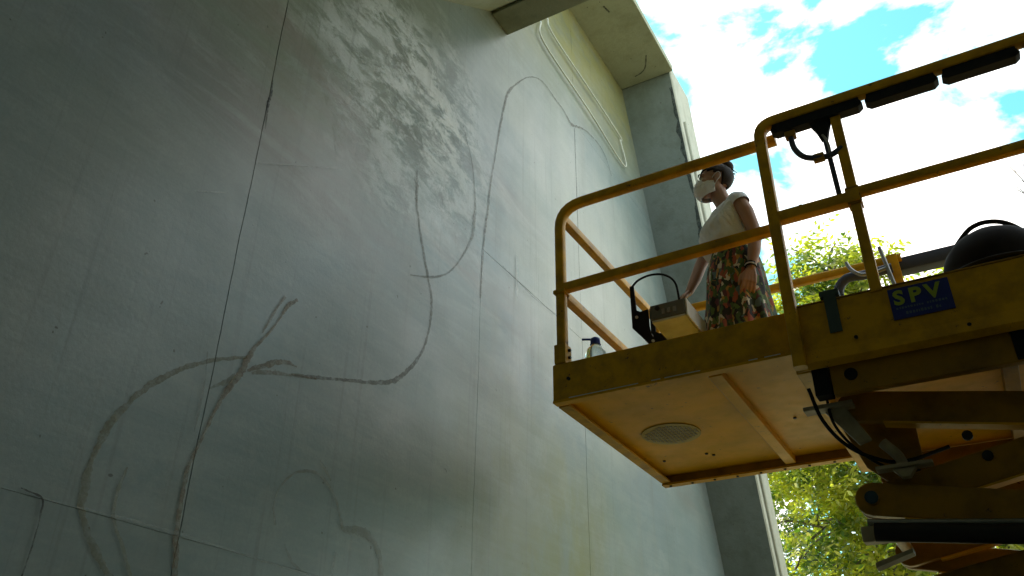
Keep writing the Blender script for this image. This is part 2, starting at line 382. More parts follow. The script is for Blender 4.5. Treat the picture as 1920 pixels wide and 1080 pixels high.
STROKES=[
   ('crack',0.6,[(5.236,4.96,.016),(5.232,4.6,.012),(5.236,4.1,.009),(5.225,3.6,.007),(5.23,2.95,.005)]),
   ('crack',0.8,[(1.944,2.76,.004),(1.95,2.68,.016),(1.945,2.62,.020),(1.95,2.56,.010),(1.957,2.48,.004)]),
   ('grey',0.7,[(3.056,3.006,0.0092),(3.072,2.914,0.0303),(3.074,2.803,0.024),(3.137,2.607,0.0237),(3.22,2.408,0.0265),(3.276,2.267,0.0234),(3.277,2.103,0.0201),(3.222,1.921,0.0223),(3.121,1.78,0.0296),(3.001,1.669,0.0286),(2.824,1.595,0.02),(2.641,1.537,0.0143),(2.473,1.482,0.0183),(2.332,1.441,0.0089)]) ,
   ('brown',0.5,[(3.037,2.947,0.006),(3.059,2.887,0.0121),(3.081,2.789,0.012)]) ,
   ('grey',0.6,[(3.502,3.67,0.0139),(3.547,3.586,0.0104),(3.628,3.433,0.0138),(3.674,3.207,0.0204),(3.678,3.043,0.0369),(3.645,2.864,0.023),(3.517,2.629,0.0126),(3.399,2.489,0.0122),(3.248,2.389,0.0177),(3.071,2.31,0.0057)]) ,
   ('grey',0.75,[(3.776,2.514,0.0162),(3.783,2.746,0.0199),(3.803,2.995,0.0204),(3.833,3.201,0.0244),(3.863,3.459,0.0143),(3.934,3.832,0.0149),(3.985,4.091,0.023),(4.055,4.377,0.0317),(4.173,4.581,0.0163),(4.385,4.844,0.0085),(4.615,4.996,0.0133),(4.857,4.998,0.0181),(5.038,4.991,0.0185),(5.182,4.956,0.0374),(5.443,5.098,0.0145),(5.737,5.157,0.015),(5.914,5.11,0.0152),(6.034,4.969,0.0102)]) ,
   ('brown',0.7,[(2.356,1.484,0.0067),(2.283,1.479,0.022),(2.208,1.436,0.028),(2.138,1.391,0.0253),(2.098,1.364,0.0125)]) ,
   ('brown',0.55,[(2.48,1.479,0.0092),(2.333,1.436,0.0133),(2.202,1.398,0.0257),(2.122,1.362,0.0104)]) ,
   ('olive',0.6,[(2.086,1.416,0.0125),(1.934,1.34,0.0199),(1.815,1.261,0.0229),(1.711,1.169,0.0238),(1.632,1.061,0.0247),(1.58,0.955,0.0307),(1.557,0.848,0.0216),(1.555,0.779,0.0327),(1.561,0.699,0.0323),(1.606,0.629,0.0226),(1.667,0.562,0.0292),(1.743,0.497,0.0327)]) ,
   ('brown',0.7,[(2.228,1.76,0.0181),(2.199,1.697,0.0089),(2.169,1.62,0.0153),(2.139,1.546,0.0065)]) ,
   ('brown',0.8,[(2.304,1.779,0.0208),(2.252,1.723,0.0204),(2.217,1.643,0.0067),(2.168,1.551,0.0109),(2.119,1.477,0.017),(2.089,1.406,0.0334),(2.061,1.331,0.0369),(2.004,1.217,0.0179),(1.97,1.111,0.0155),(1.94,1.011,0.0151),(1.916,0.917,0.0185),(1.917,0.805,0.0218),(1.925,0.699,0.025),(1.955,0.549,0.0263)]) ,
   ('olive',0.45,[(2.047,1.317,0.0245),(1.991,1.271,0.02),(1.936,1.228,0.0078)]) ,
   ('olive',0.5,[(1.682,0.856,0.0052),(1.671,0.794,0.017),(1.669,0.725,0.0151),(1.688,0.672,0.0167),(1.736,0.608,0.015),(1.801,0.507,0.0183)]) ,
   ('brown',0.35,[(2.363,0.825,0.0163),(2.343,0.892,0.0143),(2.359,0.969,0.0083),(2.428,1.046,0.0107),(2.516,1.08,0.0153),(2.593,1.072,0.0155),(2.665,1.028,0.0157),(2.718,0.962,0.018),(2.757,0.899,0.0269),(2.836,0.912,0.0502),(2.928,0.908,0.0465),(3.006,0.844,0.0398),(3.047,0.716,0.0418)]) ,
   ('brown',0.4,[(2.56,1.142,0.0111),(2.611,1.104,0.0157),(2.643,1.074,0.0112)]) ,
   ('brown',0.3,[(2.424,0.768,0.0102),(2.481,0.709,0.0144),(2.535,0.689,0.0083)]) ,
   ('olive',0.4,[(2.72,0.797,0.0132),(2.714,0.68,0.0172)]) ,
   ('grey',0.4,[(1.894,1.358,0.0059),(1.909,1.235,0.0097),(1.91,1.131,0.0134),(1.908,1.05,0.0057)]) ,
   ('crack',0.9,[(1.362,0.702,0.0046),(1.431,0.69,0.0093),(1.441,0.646,0.0062),(1.443,0.548,0.006),(1.436,0.445,0.0059)]) ,
   ('white',0.25,[(1.439,0.69,0.0047),(1.734,0.699,0.0085),(1.927,0.699,0.0107),(2.221,0.688,0.0096),(2.593,0.68,0.0063)]) ,
   ('white',0.5,[(4.21,3.06,0.0145),(4.219,2.897,0.0285),(4.214,2.73,0.0105)]) ,
   ('white',0.3,[(1.947,2.277,0.0069),(2.153,2.409,0.0073),(2.46,2.598,0.0053)]) ,
   ('white',0.3,[(1.687,1.959,0.0062),(1.833,2.045,0.0043)]) ,
   ('crack',0.4,[(4.022,2.874,0.0139),(4.345,2.857,0.0145),(4.459,2.851,0.011),(4.78,2.878,0.0115)]) ,
]


def ribbon(pts, seed):
    """brush stroke / crack: a ragged-edged raised film lying on the wall"""
    n = 14
    P = []
    pp = [Vector((0, p[0], p[1])) for p in pts]; sp = spline(pp, n); wid = []
    for i in range(len(pts)-1):
        for k in range(n): wid.append(pts[i][2]*(1-k/n)+pts[i+1][2]*k/n)
    wid.append(pts[-1][2])
    V = []; F = []
    for i, p in enumerate(sp):
        a = sp[max(0, i-1)]; b = sp[min(len(sp)-1, i+1)]; t = (b-a).normalized(); nn = Vector((0, -t.z, t.y))
        w = wid[i]*0.43
        j1 = 1+0.55*noise.noise(Vector((p.y*24, p.z*24, seed)))+.5*noise.noise(Vector((p.y*90, p.z*90, seed))); j2 = 1+0.55*noise.noise(Vector((p.y*24, p.z*24, seed+9)))+.5*noise.noise(Vector((p.y*90, p.z*90, seed+5)))
        V += [p+nn*w*j1, p-nn*w*j2]
    for i in range(len(sp)-1): F.append((2*i, 2*i+1, 2*i+3, 2*i+2))
    return V, F
smats = {}
for si, (kind, al, pts) in enumerate(STROKES):
    key = (kind, al)
    if key not in smats: smats[key] = stroke_mat('%s_stroke_%d' % (kind, int(al*100)), STROKE_COL[kind], min(1, al*(0.8 if kind in ('brown', 'olive', 'grey') else 1.0)), 34 if kind != 'crack' else 60)
    V, F = ribbon(pts, si*3.3); x = WX+0.0022+0.00035*si
    V = [Vector((x, v.y, v.z)) for v in V]
    nm = {'crack': 'crack', 'white': 'chalk_line'}.get(kind, 'brush_stroke')
    MB().add(V, F).build(nm, smats[key], wall)

# pier at the far end (front face leans back as it goes down), slab overhead
zt, zb = 6.56, GZ
def pier_poly(z): y = corner_y(z); return y
px0, px1 = WX-0.45, -1.85
V = []
for z, th in ((zb, 0.42), (zt, 0.62)):
    y = corner_y(z); xo = px1 - (0.10 if z == zb else 0.0)
    V += [(px0, y, z), (xo, y, z), (xo, y+th, z), (px0, y+th, z)]
pier = MB().add(V, [(3, 2, 1, 0), (4, 5, 6, 7), (0, 1, 5, 4), (1, 2, 6, 5), (2, 3, 7, 6), (3, 0, 4, 7)])
po = pier.build('side_pier', [M_pier, M_pierlit], wall)
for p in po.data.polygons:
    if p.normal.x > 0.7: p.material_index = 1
po.modifiers.new('b', 'BEVEL').width = 0.012
# dark ragged damp edge of the pier and a raised conduit-like edging strip on its outer side
smj = stroke_mat('damp_edge', (0.05, 0.065, 0.065), .8, 14)
V = []; F = []; n = 60
for i in range(n+1):
    t = i/n; z = 6.3 - 3.0*t; y = corner_y(z)-0.0035; w = 0.035+0.03*noise.noise(Vector((t*9, 1, 2)))+0.03*noise.noise(Vector((t*30, 1, 2)))
    xo = px1-0.10*(zt-z)/(zt-zb)-0.013
    V += [(xo-w, y, z), (xo, y, z)]
for i in range(n): F.append((2*i, 2*i+1, 2*i+3, 2*i+2))
MB().add(V, F).build('damp_stain', smj, wall)
mb = MB()
def pedge(z, dx, dy): return (px1-0.10*(zt-z)/(zt-zb)+dx, corner_y(z)+dy, z)
MB().tube([pedge(6.0, 0.012, 0.13), pedge(2.0, 0.012, 0.13), pedge(GZ, 0.012, 0.12)], 0.014, 6).build('edge_bead', M_pierlit, wall)
# overhanging slab
MB().box(-7.5, WX-0.452, -5.4, 9.4, GZ, 9.6).build('sun_block_building', M_soffit, wall, bevel=0.02)  # unseen block added behind the wall to keep sun off the lift
MB().box(WX-0.45, -1.82, 4.06, 6.50, 6.45, 6.53).build('overhead_slab', M_soffit, wall, bevel=0.008)
crk = stroke_mat('soffit_crack', (0.05, 0.05, 0.04), 0.9, 60)
def flat_stroke(pts, z, w, name, mat):
    sp = spline([(a, b, z) for a, b in pts], 6); V = []; F = []
    for i, p in enumerate(sp):
        a = sp[max(0, i-1)]; b = sp[min(len(sp)-1, i+1)]; t = (b-a).normalized(); nn = Vector((-t.y, t.x, 0))*w*(0.5+0.3*noise.noise(p*20))
        V += [p+nn, p-nn]
    for i in range(len(sp)-1): F.append((2*i, 2*i+1, 2*i+3, 2*i+2))
    MB().add(V, F).build(name, mat, wall)
flat_stroke([(-2.2, 6.38), (-2.12, 6.36), (-2.05, 6.3), (-1.98, 6.15)], 6.4475, 0.012, 'crack', crk)
flat_stroke([(-2.1, 5.35), (-2.08, 5.45)], 6.4475, 0.015, 'crack', crk)

# roof over the near part and its edge beam
roof = empty('concrete_roof', (0.0, 0.0, 5.0), 'shaded olive concrete beam and sloping ceiling meeting the wall at the top edge', 'roof')
MB().prism([(WX+0.001, 5.0), (3.6, 5.0), (3.6, 5.75), (WX+0.001, 5.75)], 'y', 3.81, 4.05).build('edge_beam', M_beam, roof, bevel=0.006)
SL = 0.8
def soffit_z(y): return 5.03 - (3.81-y)*SL
MB().prism([(-4.2, soffit_z(-4.2)), (3.806, soffit_z(3.806)), (3.806, soffit_z(3.806)+.35), (-4.6, soffit_z(-4.6)+.35), (-4.6, GZ), (-4.2, GZ)], 'x', WX+0.001, 3.6).build('sloping_ceiling', M_soffit, roof)
# unseen wall outside the frame, added to darken the near side
side = tag(MB().prism([(-4.199, GZ), (3.4, GZ), (3.4, soffit_z(3.4)-.003), (-4.199, soffit_z(-4.199)-.003)], 'x', 3.2, 3.5).build('light_block_wall', M_wall, None, origin=(3.2, -1.5, GZ), bevel=0.01), 'unseen plain concrete wall added right of the viewpoint to block light', 'wall')

# cords strung across the wall
def rope(name, pts, r, label):
    o = MB().tube(spline(pts, 6), r, 8).build(name, M_rope, None, smooth=True, origin=pts[0]); tag(o, label, 'cord', 'white cords pinned across the wall top')
rope('white_cord', [(-2.38, 4.579, 5.652), (-2.375, 4.624, 5.437), (-2.372, 5.5, 5.37), (-2.378, 6.357, 5.3), (-2.38, 6.29, 5.594)], 0.0075, 'lower white cord tied in a corner on the wall under the overhanging slab')
rope('white_cord', [(-2.38, 4.702, 5.82), (-2.375, 4.801, 5.697), (-2.372, 5.55, 5.66), (-2.378, 6.256, 5.638), (-2.385, 6.345, 5.62)], 0.0065, 'upper white cord running along the wall just below the slab edge')

# ------------------------------------------------------------------ trees
def leaf_cloud(blobs, n_tw, size, rng, droop=0.5, per=11):
    """twigs with paired narrow leaflets scattered through uneven blobs"""
    tot = sum(b[3]**2 for b in blobs); V = []; F = []
    for bx, by, bz, br in blobs:
        k = int(n_tw*br**2/tot)
        for _ in range(k):
            d = rng.normal(size=3); d /= np.linalg.norm(d); rad = br*(0.45+0.6*rng.random()**0.6)
            if noise.noise(Vector((d[0]*1.7+bx, d[1]*1.7+by, d[2]*1.7+bz))*2.3) < -0.05 and rad > br*0.35: continue
            c = np.array((bx, by, bz)) + d*rad*np.array((1, 1, 0.85))
            ax = d*0.6 + rng.normal(size=3)*0.45 + np.array((0, 0, -droop)); ax /= np.linalg.norm(ax)
            ln = size*(3.2+2.2*rng.random()); side = np.cross(ax, (0.01, 0.02, 1)); side /= np.linalg.norm(side)+1e-6
            upv = np.cross(side, ax)
            for q in range(per):
                t = (q//2)/(per/2); s = 1 if q % 2 else -1
                o = c + ax*ln*t; dr = side*s*0.9 + ax*0.55 + upv*rng.normal()*0.35 + np.array((0, 0, -0.25)); dr /= np.linalg.norm(dr)
                L_ = size*(0.75+0.6*rng.random()); wv = np.cross(dr, upv+rng.normal(size=3)*0.5); wv /= np.linalg.norm(wv)+1e-6; wv *= L_*0.19
                b = len(V); V += [o, o+dr*L_*0.45+wv, o+dr*L_, o+dr*L_*0.45-wv]; F.append((b, b+1, b+2, b+3))
    return V, F
def tree(name, base, top, blobs, n_tw, size, seed, label, mat=M_leaf, trunk_r=0.14, droop=0.5):
    rng = np.random.default_rng(seed); rs = random.Random(seed)
    t = empty(name, base, label, 'tree', 'trees beyond the platform')
    b = Vector(base); tp = Vector(top); mb = MB()
    mid = [b.lerp(tp, f) + Vector((rs.uniform(-.15, .15), rs.uniform(-.15, .15), 0)) for f in (0.3, 0.6)]
    path = spline([b-Vector((0, 0, .1)), mid[0], mid[1], tp], 6)
    mb.tube(path, [trunk_r*(1.15-i/len(path)) + 0.012 for i in range(len(path))], 9)
    for bl in blobs:
        e = Vector(bl[:3]); st = min(path, key=lambda p: (p-e).length + abs(p.z-(e.z-1.0))*0.8)
        m_ = st.lerp(e, 0.5)+Vector((rs.uniform(-.2, .2), rs.uniform(-.2, .2), rs.uniform(-.1, .25)))
        q = spline([st, m_, e], 5); r_ = trunk_r*0.4
        mb.tube(q, [r_*(1-0.75*i/len(q)) for i in range(len(q))], 6)
        for _ in range(9):
            d = Vector((rs.gauss(0, 1), rs.gauss(0, 1), rs.gauss(0, .8))).normalized()*bl[3]*rs.uniform(0.7, 1.05)
            s0 = m_.lerp(e, rs.random()); q = spline([s0, s0.lerp(e+d, .5)+Vector((0, 0, .1)), e+d], 3)
            mb.tube(q, [0.02*(1-0.8*i/len(q))+0.003 for i in range(len(q))], 4)
    mb.build('trunk', M_bark, t, smooth=True)
    V, F = leaf_cloud(blobs, n_tw, size, rng, droop)
    me = bpy.data.meshes.new('crown'); me.from_pydata([tuple(v) for v in V], [], F)
    link('crown', me, mat, t, smooth=False, kind='stuff')
    return t
tree('broadleaf_tree', (-1.2, 12.6, GZ), (-1.3, 12.4, 6.2),
     [(-1.35, 12, 6.8, .6), (-1.75, 12, 6.45, .55), (-.95, 12, 6.5, .5), (-1.9, 12.2, 6.0, .75), (-1.0, 12.0, 6.0, .7), (-1.5, 11.9, 5.2, .9), (-.5, 12.3, 5.3, .7), (-2.3, 12.0, 4.2, .8), (-1.3, 11.6, 3.9, .9), (-.4, 11.9, 4.3, .8),
      (-2.2, 11.8, 3.0, .75), (-1.0, 11.7, 2.8, .85), (-1.8, 12.2, 2.0, .8), (-.6, 12.2, 2.1, .7), (-1.3, 12.6, 1.1, .8)], 5200, 0.115, 3,
     'sunlit yellow-green leafy tree right beside the pier, showing under and above the lift platform')
tree('broadleaf_tree', (0.5, 13.4, GZ), (0.4, 13.2, 5.6),
     [(.1, 13.0, 6.3, .45), (.1, 12.9, 5.4, .8), (.9, 13.2, 5.2, .8), (.4, 12.8, 4.2, .95), (1.2, 13, 3.8, .8), (-.1, 12.8, 3.0, .85), (.9, 12.9, 2.6, .9), (.2, 13, 1.8, .8)], 3600, 0.115, 8,
     'lower yellow-green tree seen through the gap under the scissor arms')
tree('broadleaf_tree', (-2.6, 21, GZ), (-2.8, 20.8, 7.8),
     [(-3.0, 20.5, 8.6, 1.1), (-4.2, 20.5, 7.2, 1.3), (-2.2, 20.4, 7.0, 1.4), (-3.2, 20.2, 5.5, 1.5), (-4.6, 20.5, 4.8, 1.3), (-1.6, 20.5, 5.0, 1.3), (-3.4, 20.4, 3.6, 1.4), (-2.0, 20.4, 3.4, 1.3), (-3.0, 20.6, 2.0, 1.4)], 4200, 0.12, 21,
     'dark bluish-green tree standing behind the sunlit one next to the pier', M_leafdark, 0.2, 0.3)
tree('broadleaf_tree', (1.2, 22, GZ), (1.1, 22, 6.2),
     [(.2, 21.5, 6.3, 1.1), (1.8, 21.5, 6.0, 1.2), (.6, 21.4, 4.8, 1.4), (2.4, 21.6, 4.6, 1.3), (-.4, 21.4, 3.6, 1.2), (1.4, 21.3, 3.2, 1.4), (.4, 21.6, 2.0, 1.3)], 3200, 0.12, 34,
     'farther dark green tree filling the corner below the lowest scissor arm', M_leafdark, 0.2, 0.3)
tree('light_block_tree', (5.6, 6.0, GZ), (5.4, 6.0, 3.2), [(5.2, 4.4, 3.4, 1.4), (5.4, 6.2, 4.0, 1.6), (5.3, 8.0, 3.4, 1.5), (5.2, 4.2, 1.2, 1.3), (5.2, 8.2, 1.8, 1.3), (5.0, 5.6, .3, 1.2), (5.0, 7.6, .1, 1.3), (5.6, 3.2, 1.4, 1.3), (5.3, 3.4, 0, 1.1)], 3600, 0.16, 55,
     'unseen low dense dark green tree added on the open side to block sky light', M_leafdark, 0.14, 0.3)  # out of view, added to keep low sky light off the wall
# bare twig tree at the right edge
bt = empty('bare_tree', (2.1, 13.5, GZ), 'thin bare tree whose twig tip shows against cloud at the right edge', 'tree')
mb = MB(); rs = random.Random(5)
mb.tube(spline([(2.1, 13.5, GZ), (2.15, 13.3, 2.0), (1.95, 12.9, 5.2), (1.62, 12.2, 7.0)], 6), [0.07*(1-i/19)+0.008 for i in range(19)], 7)
for k in range(9):
    s = Vector((1.62, 12.2, 7.0)); e = Vector((1.38+rs.uniform(-.18, .3), 12.0+rs.uniform(-.2, .2), 7.45+rs.uniform(-.15, .45)))
    mb.tube(spline([s, s.lerp(e, .5)+Vector((rs.uniform(-.06, .06), 0, .03)), e], 4), [0.012, .011, .010, .009, .008, .007, .006, .005, .004], 5)
mb.build('trunk', M_bark, bt, smooth=True)

# ------------------------------------------------------------------ scissor lift
DZ = 1.64                                   # deck floor level
lift = empty('scissor_lift', (0.75, 4.2, GZ), 'yellow scissor lift with railed platform extended toward the concrete wall', 'scissor lift')
def P_(mb, name, mat, smooth=False, bevel=0, parent=None, **k):
    o = mb.build(name, mat, parent or lift, smooth=False, bevel=bevel, **k)
    if smooth: smooth_angle(o, 45)
    return o
Y0, Y1 = 3.45, 4.97
XL, XM, XR = -1.745, -0.56, 2.15
# extension deck: sheet recessed in a perimeter frame, cross rib, toe boards
P_(MB().box(XL+.01, XR-.3, Y0+.012, Y1-.012, 1.628, 1.640), 'deck_sheet', M_under)
P_(MB().box(XL, 0.3, Y0-.001, Y0+.012, 1.600, 1.792), 'toe_board', M_yellow, bevel=.003)
P_(MB().box(XL, 0.3, Y1-.012, Y1, 1.585, 1.792), 'toe_board', M_yellow, bevel=.003)
P_(MB().box(XL-.006, XL+.006, Y0+.004, Y1-.004, 1.600, 1.792), 'toe_board', M_yellow, bevel=.003)
# bottom lips of the frame
P_(MB().box(XL-.004, XM, Y0-.006, Y0+.045, 1.585, 1.598), 'frame_lip', M_under, bevel=.002)
P_(MB().box(XL-.004, XL+.055, Y0+.058, Y1-.058, 1.585, 1.598), 'frame_lip', M_yellow, bevel=.002)
P_(MB().box(XL-.004, XM, Y1-.055, Y1+.006, 1.572, 1.584), 'frame_lip', M_under, bevel=.002)
P_(MB().box(XL+.0, XM, Y1-.058, Y1-.046, 1.585, 1.627), 'frame_web', M_arm, bevel=.002)
P_(MB().box(XL+.058, XM, Y0+.015, Y0+.05, 1.60, 1.627), 'frame_web', M_under, bevel=.002)
P_(MB().box(-.985, -.925, Y0+.06, Y1-.06, 1.586, 1.627), 'cross_rib', M_under, bevel=.004)
P_(MB().box(-1.0, -.985, Y0+.06, Y1-.06, 1.612, 1.627), 'weld_bead', M_pale)
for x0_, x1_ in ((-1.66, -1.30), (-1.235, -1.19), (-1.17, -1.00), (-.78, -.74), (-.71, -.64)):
    P_(MB().box(x0_, x1_, Y0-.0085, Y0-.0062, 1.5965, 1.6005), 'painted_glint', M_whitebox)  # pale strips set as painted glints along the lip
for k in range(9):
    P_(MB().tube([(-1.70+k*.14, Y1-.03, 1.5715), (-1.70+k*.14, Y1-.03, 1.566)], .008, 8), 'rivet', M_pin)
# round slotted drain plate under the deck
cx, cy, cr_ = -1.425, 4.22, 0.16
mb = MB(); mb.tube([(cx, cy, 1.6275), (cx, cy, 1.6225)], cr_, 40)
dg = P_(mb, 'drain_plate', paint('dull_plate', (0.55, 0.42, 0.15), .5, (.5, .3, .03), .8))
mb = MB()
for i in range(-7, 8):
    x = cx + i*0.02; hh = math.sqrt(max(0, (cr_-.015)**2-(x-cx)**2))
    for k in range(-5, 6):
        y = cy + k*0.028 + (0.014 if i % 2 else 0)
        if abs(y-cy) < hh-.012: mb.box(x-.006, x+.006, y-.009, y+.009, 1.6195, 1.6227)
P_(mb, 'slots', M_pale, parent=dg)
# bolts / drain holes
for (x, y) in ((-1.36, 4.62), (-1.33, 4.66), (-1.62, 4.63), (-.78, 4.3)):
    P_(MB().tube([(x, y, 1.6275), (x, y, 1.621)], .009, 8), 'bolt_head', M_pin)
P_(MB().tube([(-1.66, Y0+.0, 1.70), (-1.66, Y0-.012, 1.70)], .009, 8), 'bolt_head', M_pin)
for z in (1.69, 1.66): pass
# extension guard rails
R1 = .026
def rail(name, pts, r=R1, sq=.35, fil=.0, mat=M_yellow, **k):
    q = fillet(pts, fil) if fil else pts
    return P_(MB().tube(q, r, 12, square=sq), name, mat, smooth=True, **k)
xp = XL+.04
rail('top_rail', [(xp, Y0+.03, 1.795), (xp, Y0+.03, 2.755), (-.50, Y0+.03, 2.76)], fil=.14)
rail('mid_rail', [(xp+.02, Y0+.03, 2.235), (XM-.0, Y0+.03, 2.25)], .024, 1.2)
P_(MB().box(xp-.034, xp+.034, Y0-.004, Y0+.064, 2.20, 2.222, b=.004), 'post_collar', M_yellow)
P_(MB().box(xp-.032, xp+.032, Y0-.006, Y0+.066, 1.793, 1.90, b=.004), 'post_socket', M_yellow)
for z in (1.83, 1.87): P_(MB().tube([(xp-.045, Y0+.03, z), (xp+.045, Y0+.03, z)], .008, 8), 'bolt', M_pin)
rail('end_top_rail', [(xp+.005, Y0+.055, 2.70), (xp+.005, Y1-.03, 2.735)], .024, 1.0)
rail('end_mid_rail', [(xp+.005, Y0+.055, 2.205), (xp+.005, Y1-.03, 2.235)], .024, 1.0)
rail('top_rail', [(xp, Y1-.03, 1.795), (xp, Y1-.03, 2.755), (-.12, Y1-.03, 2.755)], fil=.14)
rail('mid_rail', [(xp+.02, Y1-.03, 2.235), (XM, Y1-.03, 2.25)], .024, 1.2)
rail('corner_post', [(-.17, Y1-.03, 2.78), (-.15, Y1-.03, 1.79)], .03, 1.5)
rail('folded_hose', spline([(-.50, Y1-.10, 2.50), (-.50, Y1-.10, 2.60), (-.44, Y1-.10, 2.665), (-.33, Y1-.10, 2.66), (-.18, Y1-.10, 2.665)], 5), .030, 0, mat=M_hose)
rail('wire_loop', spline([(-.42, Y1-.16, 2.74), (-.40, Y1-.17, 2.68), (-.35, Y1-.17, 2.63), (-.27, Y1-.17, 2.625), (-.20, Y1-.16, 2.64)], 5), .011, 0, mat=M_steel)
rail('pale_strut', [(-.22, Y1-.16, 2.79), (-.185, Y1-.16, 2.50)], .012, 0, mat=M_steel)
# main platform: near side toe board with lighter lip, posts, rails
YM = 3.385
P_(MB().box(XM-.02, XR, YM, YM+.010, 1.555, 1.768), 'toe_board', M_yellow, bevel=.002)
P_(MB().box(XM-.02, XR, YM-.004, YM+.030, 1.768, 1.776), 'toe_board_edge', M_arm, bevel=.002)
P_(MB().prism([(YM-.002, 1.556), (YM+.008, 1.548), (YM+.045, 1.49), (YM+.03, 1.484), (YM-.010, 1.50)], 'x', XM-.02, XR), 'bottom_lip', M_yellow, bevel=.002)
P_(MB().box(XM-.03, XR, Y1+.004, Y1+.02, 1.50, 1.78), 'toe_board', M_yellow, bevel=.002)
rail('main_post', [(XM+.005, YM-.012, 1.485), (XM+.005, YM-.012, 2.62), (XM+.005, YM-.012, 2.785), (XR, YM-.012, 2.79)], .027, .5, .17)
rail('guard_post', [(-.205, YM+.012, 1.76), (-.205, YM+.012, 2.75)], .023, 1.4)
for x in (.75, 1.45, 2.1): rail('guard_post', [(x, YM+.012, 1.76), (x, YM+.012, 2.75)], .023, 1.4)
rail('mid_rail', [(XM+.03, YM-.004, 2.235), (-.18, YM-.004, 2.235)], .027, 1.6)
rail('mid_rail', [(-.235, YM+.0, 2.262), (XR, YM+.0, 2.262)], .024, .3)
P_(MB().box(-.235, -.175, YM-.022, YM+.045, 2.20, 2.29, b=.004), 'rail_clamp', M_arm)
P_(MB().tube([(-.43, YM-.03, 2.25), (-.43, YM+.03, 2.25)], .014, 8), 'bolt_head', M_pin)
# far side main rails
rail('top_rail', [(-.22, Y1+.01, 2.715), (XR, Y1+.01, 2.715)], .045, 2.0, mat=M_hose)
rail('mid_rail', [(.3, Y1+.01, 2.262), (XR, Y1+.01, 2.262)], .024, .3)
for x in (.75, 1.45, 2.1): rail('guard_post', [(x, Y1+.01, 1.76), (x, Y1+.01, 2.70)], .023, 1.4)
rail('end_rail', [(XR, YM, 2.79), (XR, Y1+.01, 2.74)], .026, .4)
rail('end_rail', [(XR, YM, 2.262), (XR, Y1+.01, 2.262)], .024, .4)
# black plastic guards clipped under the top rail, chamfered at their lower corners
def guard(x0, x1):
    c = .022; z1, z0 = 2.775, 2.706
    P_(MB().prism([(x0+.012, z1), (x1-.012, z1), (x1-.012, z1-.025), (x1, z1-.05), (x1-c, z0), (x0+c, z0), (x0, z1-.05), (x0+.012, z1-.025)], 'y', YM-.028, YM+.028), 'rail_guard', M_navy, bevel=.003)
for a, b in ((-.50, -.075), (-.065, .250), (.262, .575), (.587, .90), (.912, 1.225), (1.237, 1.55)): guard(a, b)
# hoop and latch rod by the entry gate
rail('gate_hoop', spline([(-.415, YM, 2.70), (-.41, YM-.01, 2.60), (-.375, YM-.02, 2.525), (-.32, YM-.02, 2.495), (-.26, YM-.01, 2.495), (-.205, YM, 2.525)], 5), .014, 0, mat=M_hose)
rail('latch_rod', [(-.27, YM+.01, 2.70), (-.262, YM+.01, 2.27)], .012, 0, mat=M_hose)
P_(MB().prism([(-.32, 2.70), (-.225, 2.70), (-.24, 2.655), (-.255, 2.60), (-.285, 2.60), (-.30, 2.655)], 'y', YM-.012, YM+.02), 'latch_bracket', M_navy, bevel=.003)
P_(MB().box(-.44, -.39, YM-.02, YM+.02, 2.665, 2.70, b=.005), 'hoop_socket', M_arm)
P_(MB().box(-.335, -.285, YM-.03, YM-.005, 2.472, 2.515, b=.004), 'hoop_clamp', M_arm)
rail('latch_spring', spline([(-.275, YM-.01, 2.62), (-.262, YM-.02, 2.58), (-.256, YM-.02, 2.53), (-.262, YM-.01, 2.48)], 4), .006, 0, mat=M_steel)
# tape strip hooked over the toe board
P_(MB().box(-.415, -.365, YM-.009, YM-.003, 1.615, 1.80, b=.001), 'hooked_strap', M_bluegrey)
P_(MB().box(-.43, -.35, YM-.010, YM+.045, 1.785, 1.815, b=.004), 'strap_hook', M_bluegrey)
for (x, z) in ((-.32, 1.575), (.09, 1.53), (.5, 1.575)): P_(MB().tube([(x, YM, z), (x, YM-.008, z)], .008, 8), 'bolt_head', M_pin)
# sign
sx0, sx1, sz0, sz1 = -.165, .062, 1.612, 1.752
sg = P_(MB().box(sx0, sx1, YM-.006, YM-.0015, sz0, sz1), 'sign_plate', M_signblue, bevel=.001)
def text(s, x, z, size, mat, name, parent, off=0.0, sx=1.0, Y=YM-.0085):
    cu = bpy.data.curves.new(name, 'FONT'); cu.body = s; cu.size = size; cu.extrude = .0008; cu.offset = off; cu.align_x = 'LEFT'; cu.resolution_u = 3
    t = bpy.data.objects.new('tmp', cu); COL.objects.link(t)
    dg_ = bpy.context.evaluated_depsgraph_get(); me = bpy.data.meshes.new_from_object(t.evaluated_get(dg_)); bpy.data.objects.remove(t)
    me.transform(Matrix.Translation((x, Y, z)) @ Matrix.Rotation(pi/2, 4, 'X') @ Matrix.Diagonal((sx, 1, 1, 1)))
    return link(name, me, mat, parent, smooth=False)
text('S', -.150, 1.676, .088, M_signyel, 'letter', sg, .0032, 1.02)
text('P', -.090, 1.676, .088, M_signyel, 'letter', sg, .0032, 1.02)
text('V', -.028, 1.676, .088, M_signyel, 'letter', sg, .0032, 1.02)
# two lines of print too small to read: short dashes of letter height
mb = MB(); rs = random.Random(2)
for z, x0, x1, hh in ((1.655, -.148, .035, .010), (1.628, -.115, .012, .013)):
    x = x0
    while x < x1:
        w = rs.uniform(.006, .011)
        if rs.random() > .16: mb.box(x, x+w*.8, YM-.0072, YM-.0062, z, z+hh*rs.uniform(.7, 1))
        x += w+.002
P_(mb, 'small_print', M_signpale, parent=sg)
